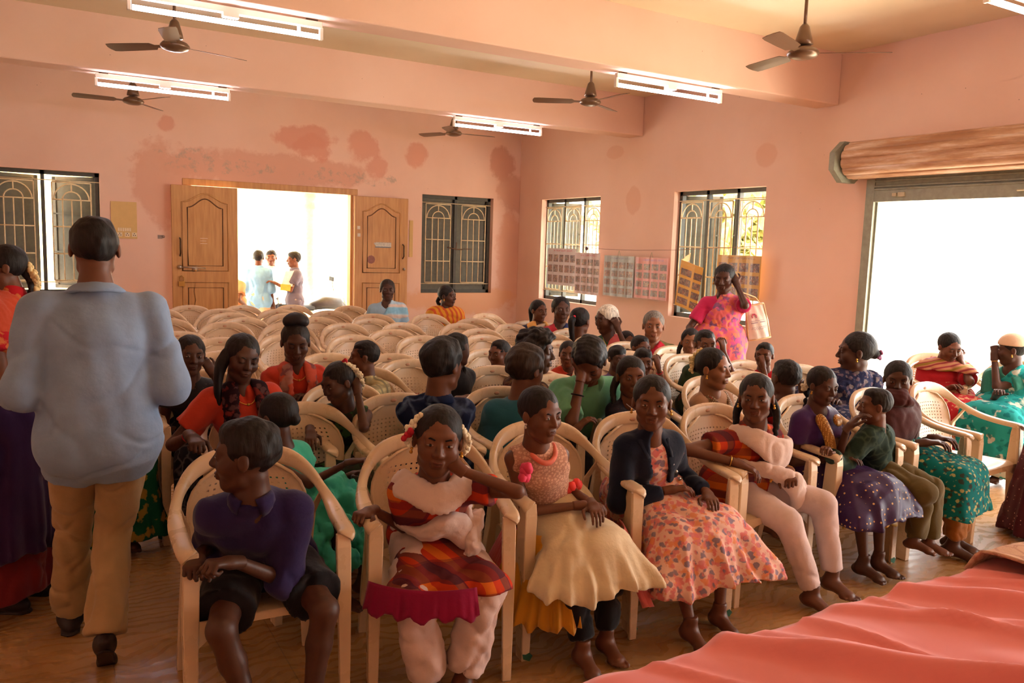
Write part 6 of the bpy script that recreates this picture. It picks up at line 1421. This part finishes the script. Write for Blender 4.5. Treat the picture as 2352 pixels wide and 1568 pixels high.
P = person('woman in maroon sequinned saree of which only the hem shows at the right edge', (2530, 700, -9.55, 100), 'd', -60, q=1.02, g=1., stand=True, hipz=.86, hy=-60, hair='bun', lod=1, wear=[top(cloth('maroon_cotton', (90, 20, 36)), .6), skirt(dots('maroon_sequins', (72, 16, 30), (210, 160, 140), 40., .14), .03, .04, .1, 0, 'saree_skirt', .008, (14, .016))])

# ---- men outside the door
def outside(label, h, dl, shirt, leg, lb=0, hair='short', sk='m', sl=.6, R=None, Lh=None, extra=()):
    return person(label, h, sk, cy(h[0], dl), None, (.02, 0), q=1.06, g=1.02, stand=True, hipz=.64, hy=cy(h[0], dl+lb), hair=hair, face=abs(dl+lb) < 120, shoes=1, lod=2, R=R, Lh=Lh,
        legs=dict(R=dict(f=('l', -.1, 0, -.865), k=(0, 1, 0)), L=dict(f=('l', .1, 0, -.865), k=(0, 1, 0))), wear=[top(shirt, sl, .024, 'collar', .3, .008), pants(leg, 1.95, .022, .006)]+list(extra), cat='person')
outside('man in light blue shirt standing outside the door with his back turned', (594, 592, 1.7, 34), 170, cloth('bright_blue_shirt', (130, 180, 226)), cloth('peach_trousers', (214, 180, 150)), sl=1.3)
outside('young man in white shirt outside the door looking back over his shoulder', (623, 592, 2.2, 35), 60, cloth('bright_white_shirt', (236, 220, 205)), cloth('charcoal_trousers', (60, 56, 66)), lb=-65)
outside('man in grey shirt outside the door holding papers, facing left', (674, 596, 1.5, 36), -80, cloth('grey_shirt', (96, 92, 110)), plaid('grey_check_lungi', (150, 140, 140), (120, 110, 116), (170, 160, 156), None, 40., (110, 104, 110)), Lh=dict(h=('l', .06, .3, .28), e=(.5, -.3, -.7)), R=dict(h=('l', -.06, .3, .28), e=(-.5, -.3, -.7)))
outside('person in tan shirt outside, half hidden behind the left door leaf', (534, 622, 1.25, 34), 150, cloth('tan_shirt', (206, 150, 110)), cloth('tan_trousers', (200, 160, 130)))
b = B(); p = at(665, 640, 1.32); b.obox(p, (1, 0, 0), (0, 1, 0), norm((.3, 0, 1)), .2, .01, .26); tag(b.build('papers', plain('white_paper', (240, 240, 240))), 'white papers held by the man in grey outside the door', 'papers')
b = B(); p = at(656, 660, 1.28); b.obox(p, (1, 0, -.1), (0, 1, 0), (.1, 0, 1), .16, .012, .10); tag(b.build('folder', plain('yellow_folder', (236, 176, 70))), 'small yellow folder held by the man in grey outside the door', 'folder')

# ---- things in the seating area
BCH = atz(893, 820, .84); chair(BCH[0], BCH[1]-.24, 0, 'empty cream plastic chair holding the red woven basket bag', 'empty cream plastic chairs near the front')
b0 = np.array([BCH[0], BCH[1]-.26, .43]); r = empty('basket_bag', b0, 'red and pink woven plastic basket bag standing on an empty chair', 'bag')
def weave():
    t = NT('red_wicker', .5, .4); o = t.sep(); a = wavec(t, t.math('ADD', o[0], o[1]), 40, .5); c = wavec(t, o[2], 40, .5); m = t.math('ABSOLUTE', t.math('SUBTRACT', a, c)); t.col(t.mix(m, srgb(168, 44, 70), srgb(206, 140, 110))); t.bump(m, .6, .004); return t.m
V = []; n = 24
for z_, w_, d_ in ((0, .13, .07), (.1, .145, .08), (.2, .15, .075)):
    for k in range(n): a = 2*math.pi*k/n; V.append((math.copysign(abs(math.cos(a))**.5, math.cos(a))*w_, math.copysign(abs(math.sin(a))**.5, math.sin(a))*d_, z_))
F = [(i*n+k, i*n+(k+1) % n, (i+1)*n+(k+1) % n, (i+1)*n+k) for i in range(2) for k in range(n)]+[tuple(range(n))[::-1], tuple(range(2*n, 3*n))]
mk('basket_body', V, F, weave(), r)
for s in (-1, 1):
    b = B(); b.tube([(-.10, s*.06, .19), (-.105, s*.05, .30), (-.06, s*.04, .36), (-.02, s*.03, .30), (-.0, s*.03, .19)] if s < 0 else [(.06, .05, .19), (.07, .05, .33), (.09, .05, .34), (.1, .05, .19)], .007, 6); b.build('basket_handle', plain('pink_cord', (176, 90, 100)), r, smooth=True)
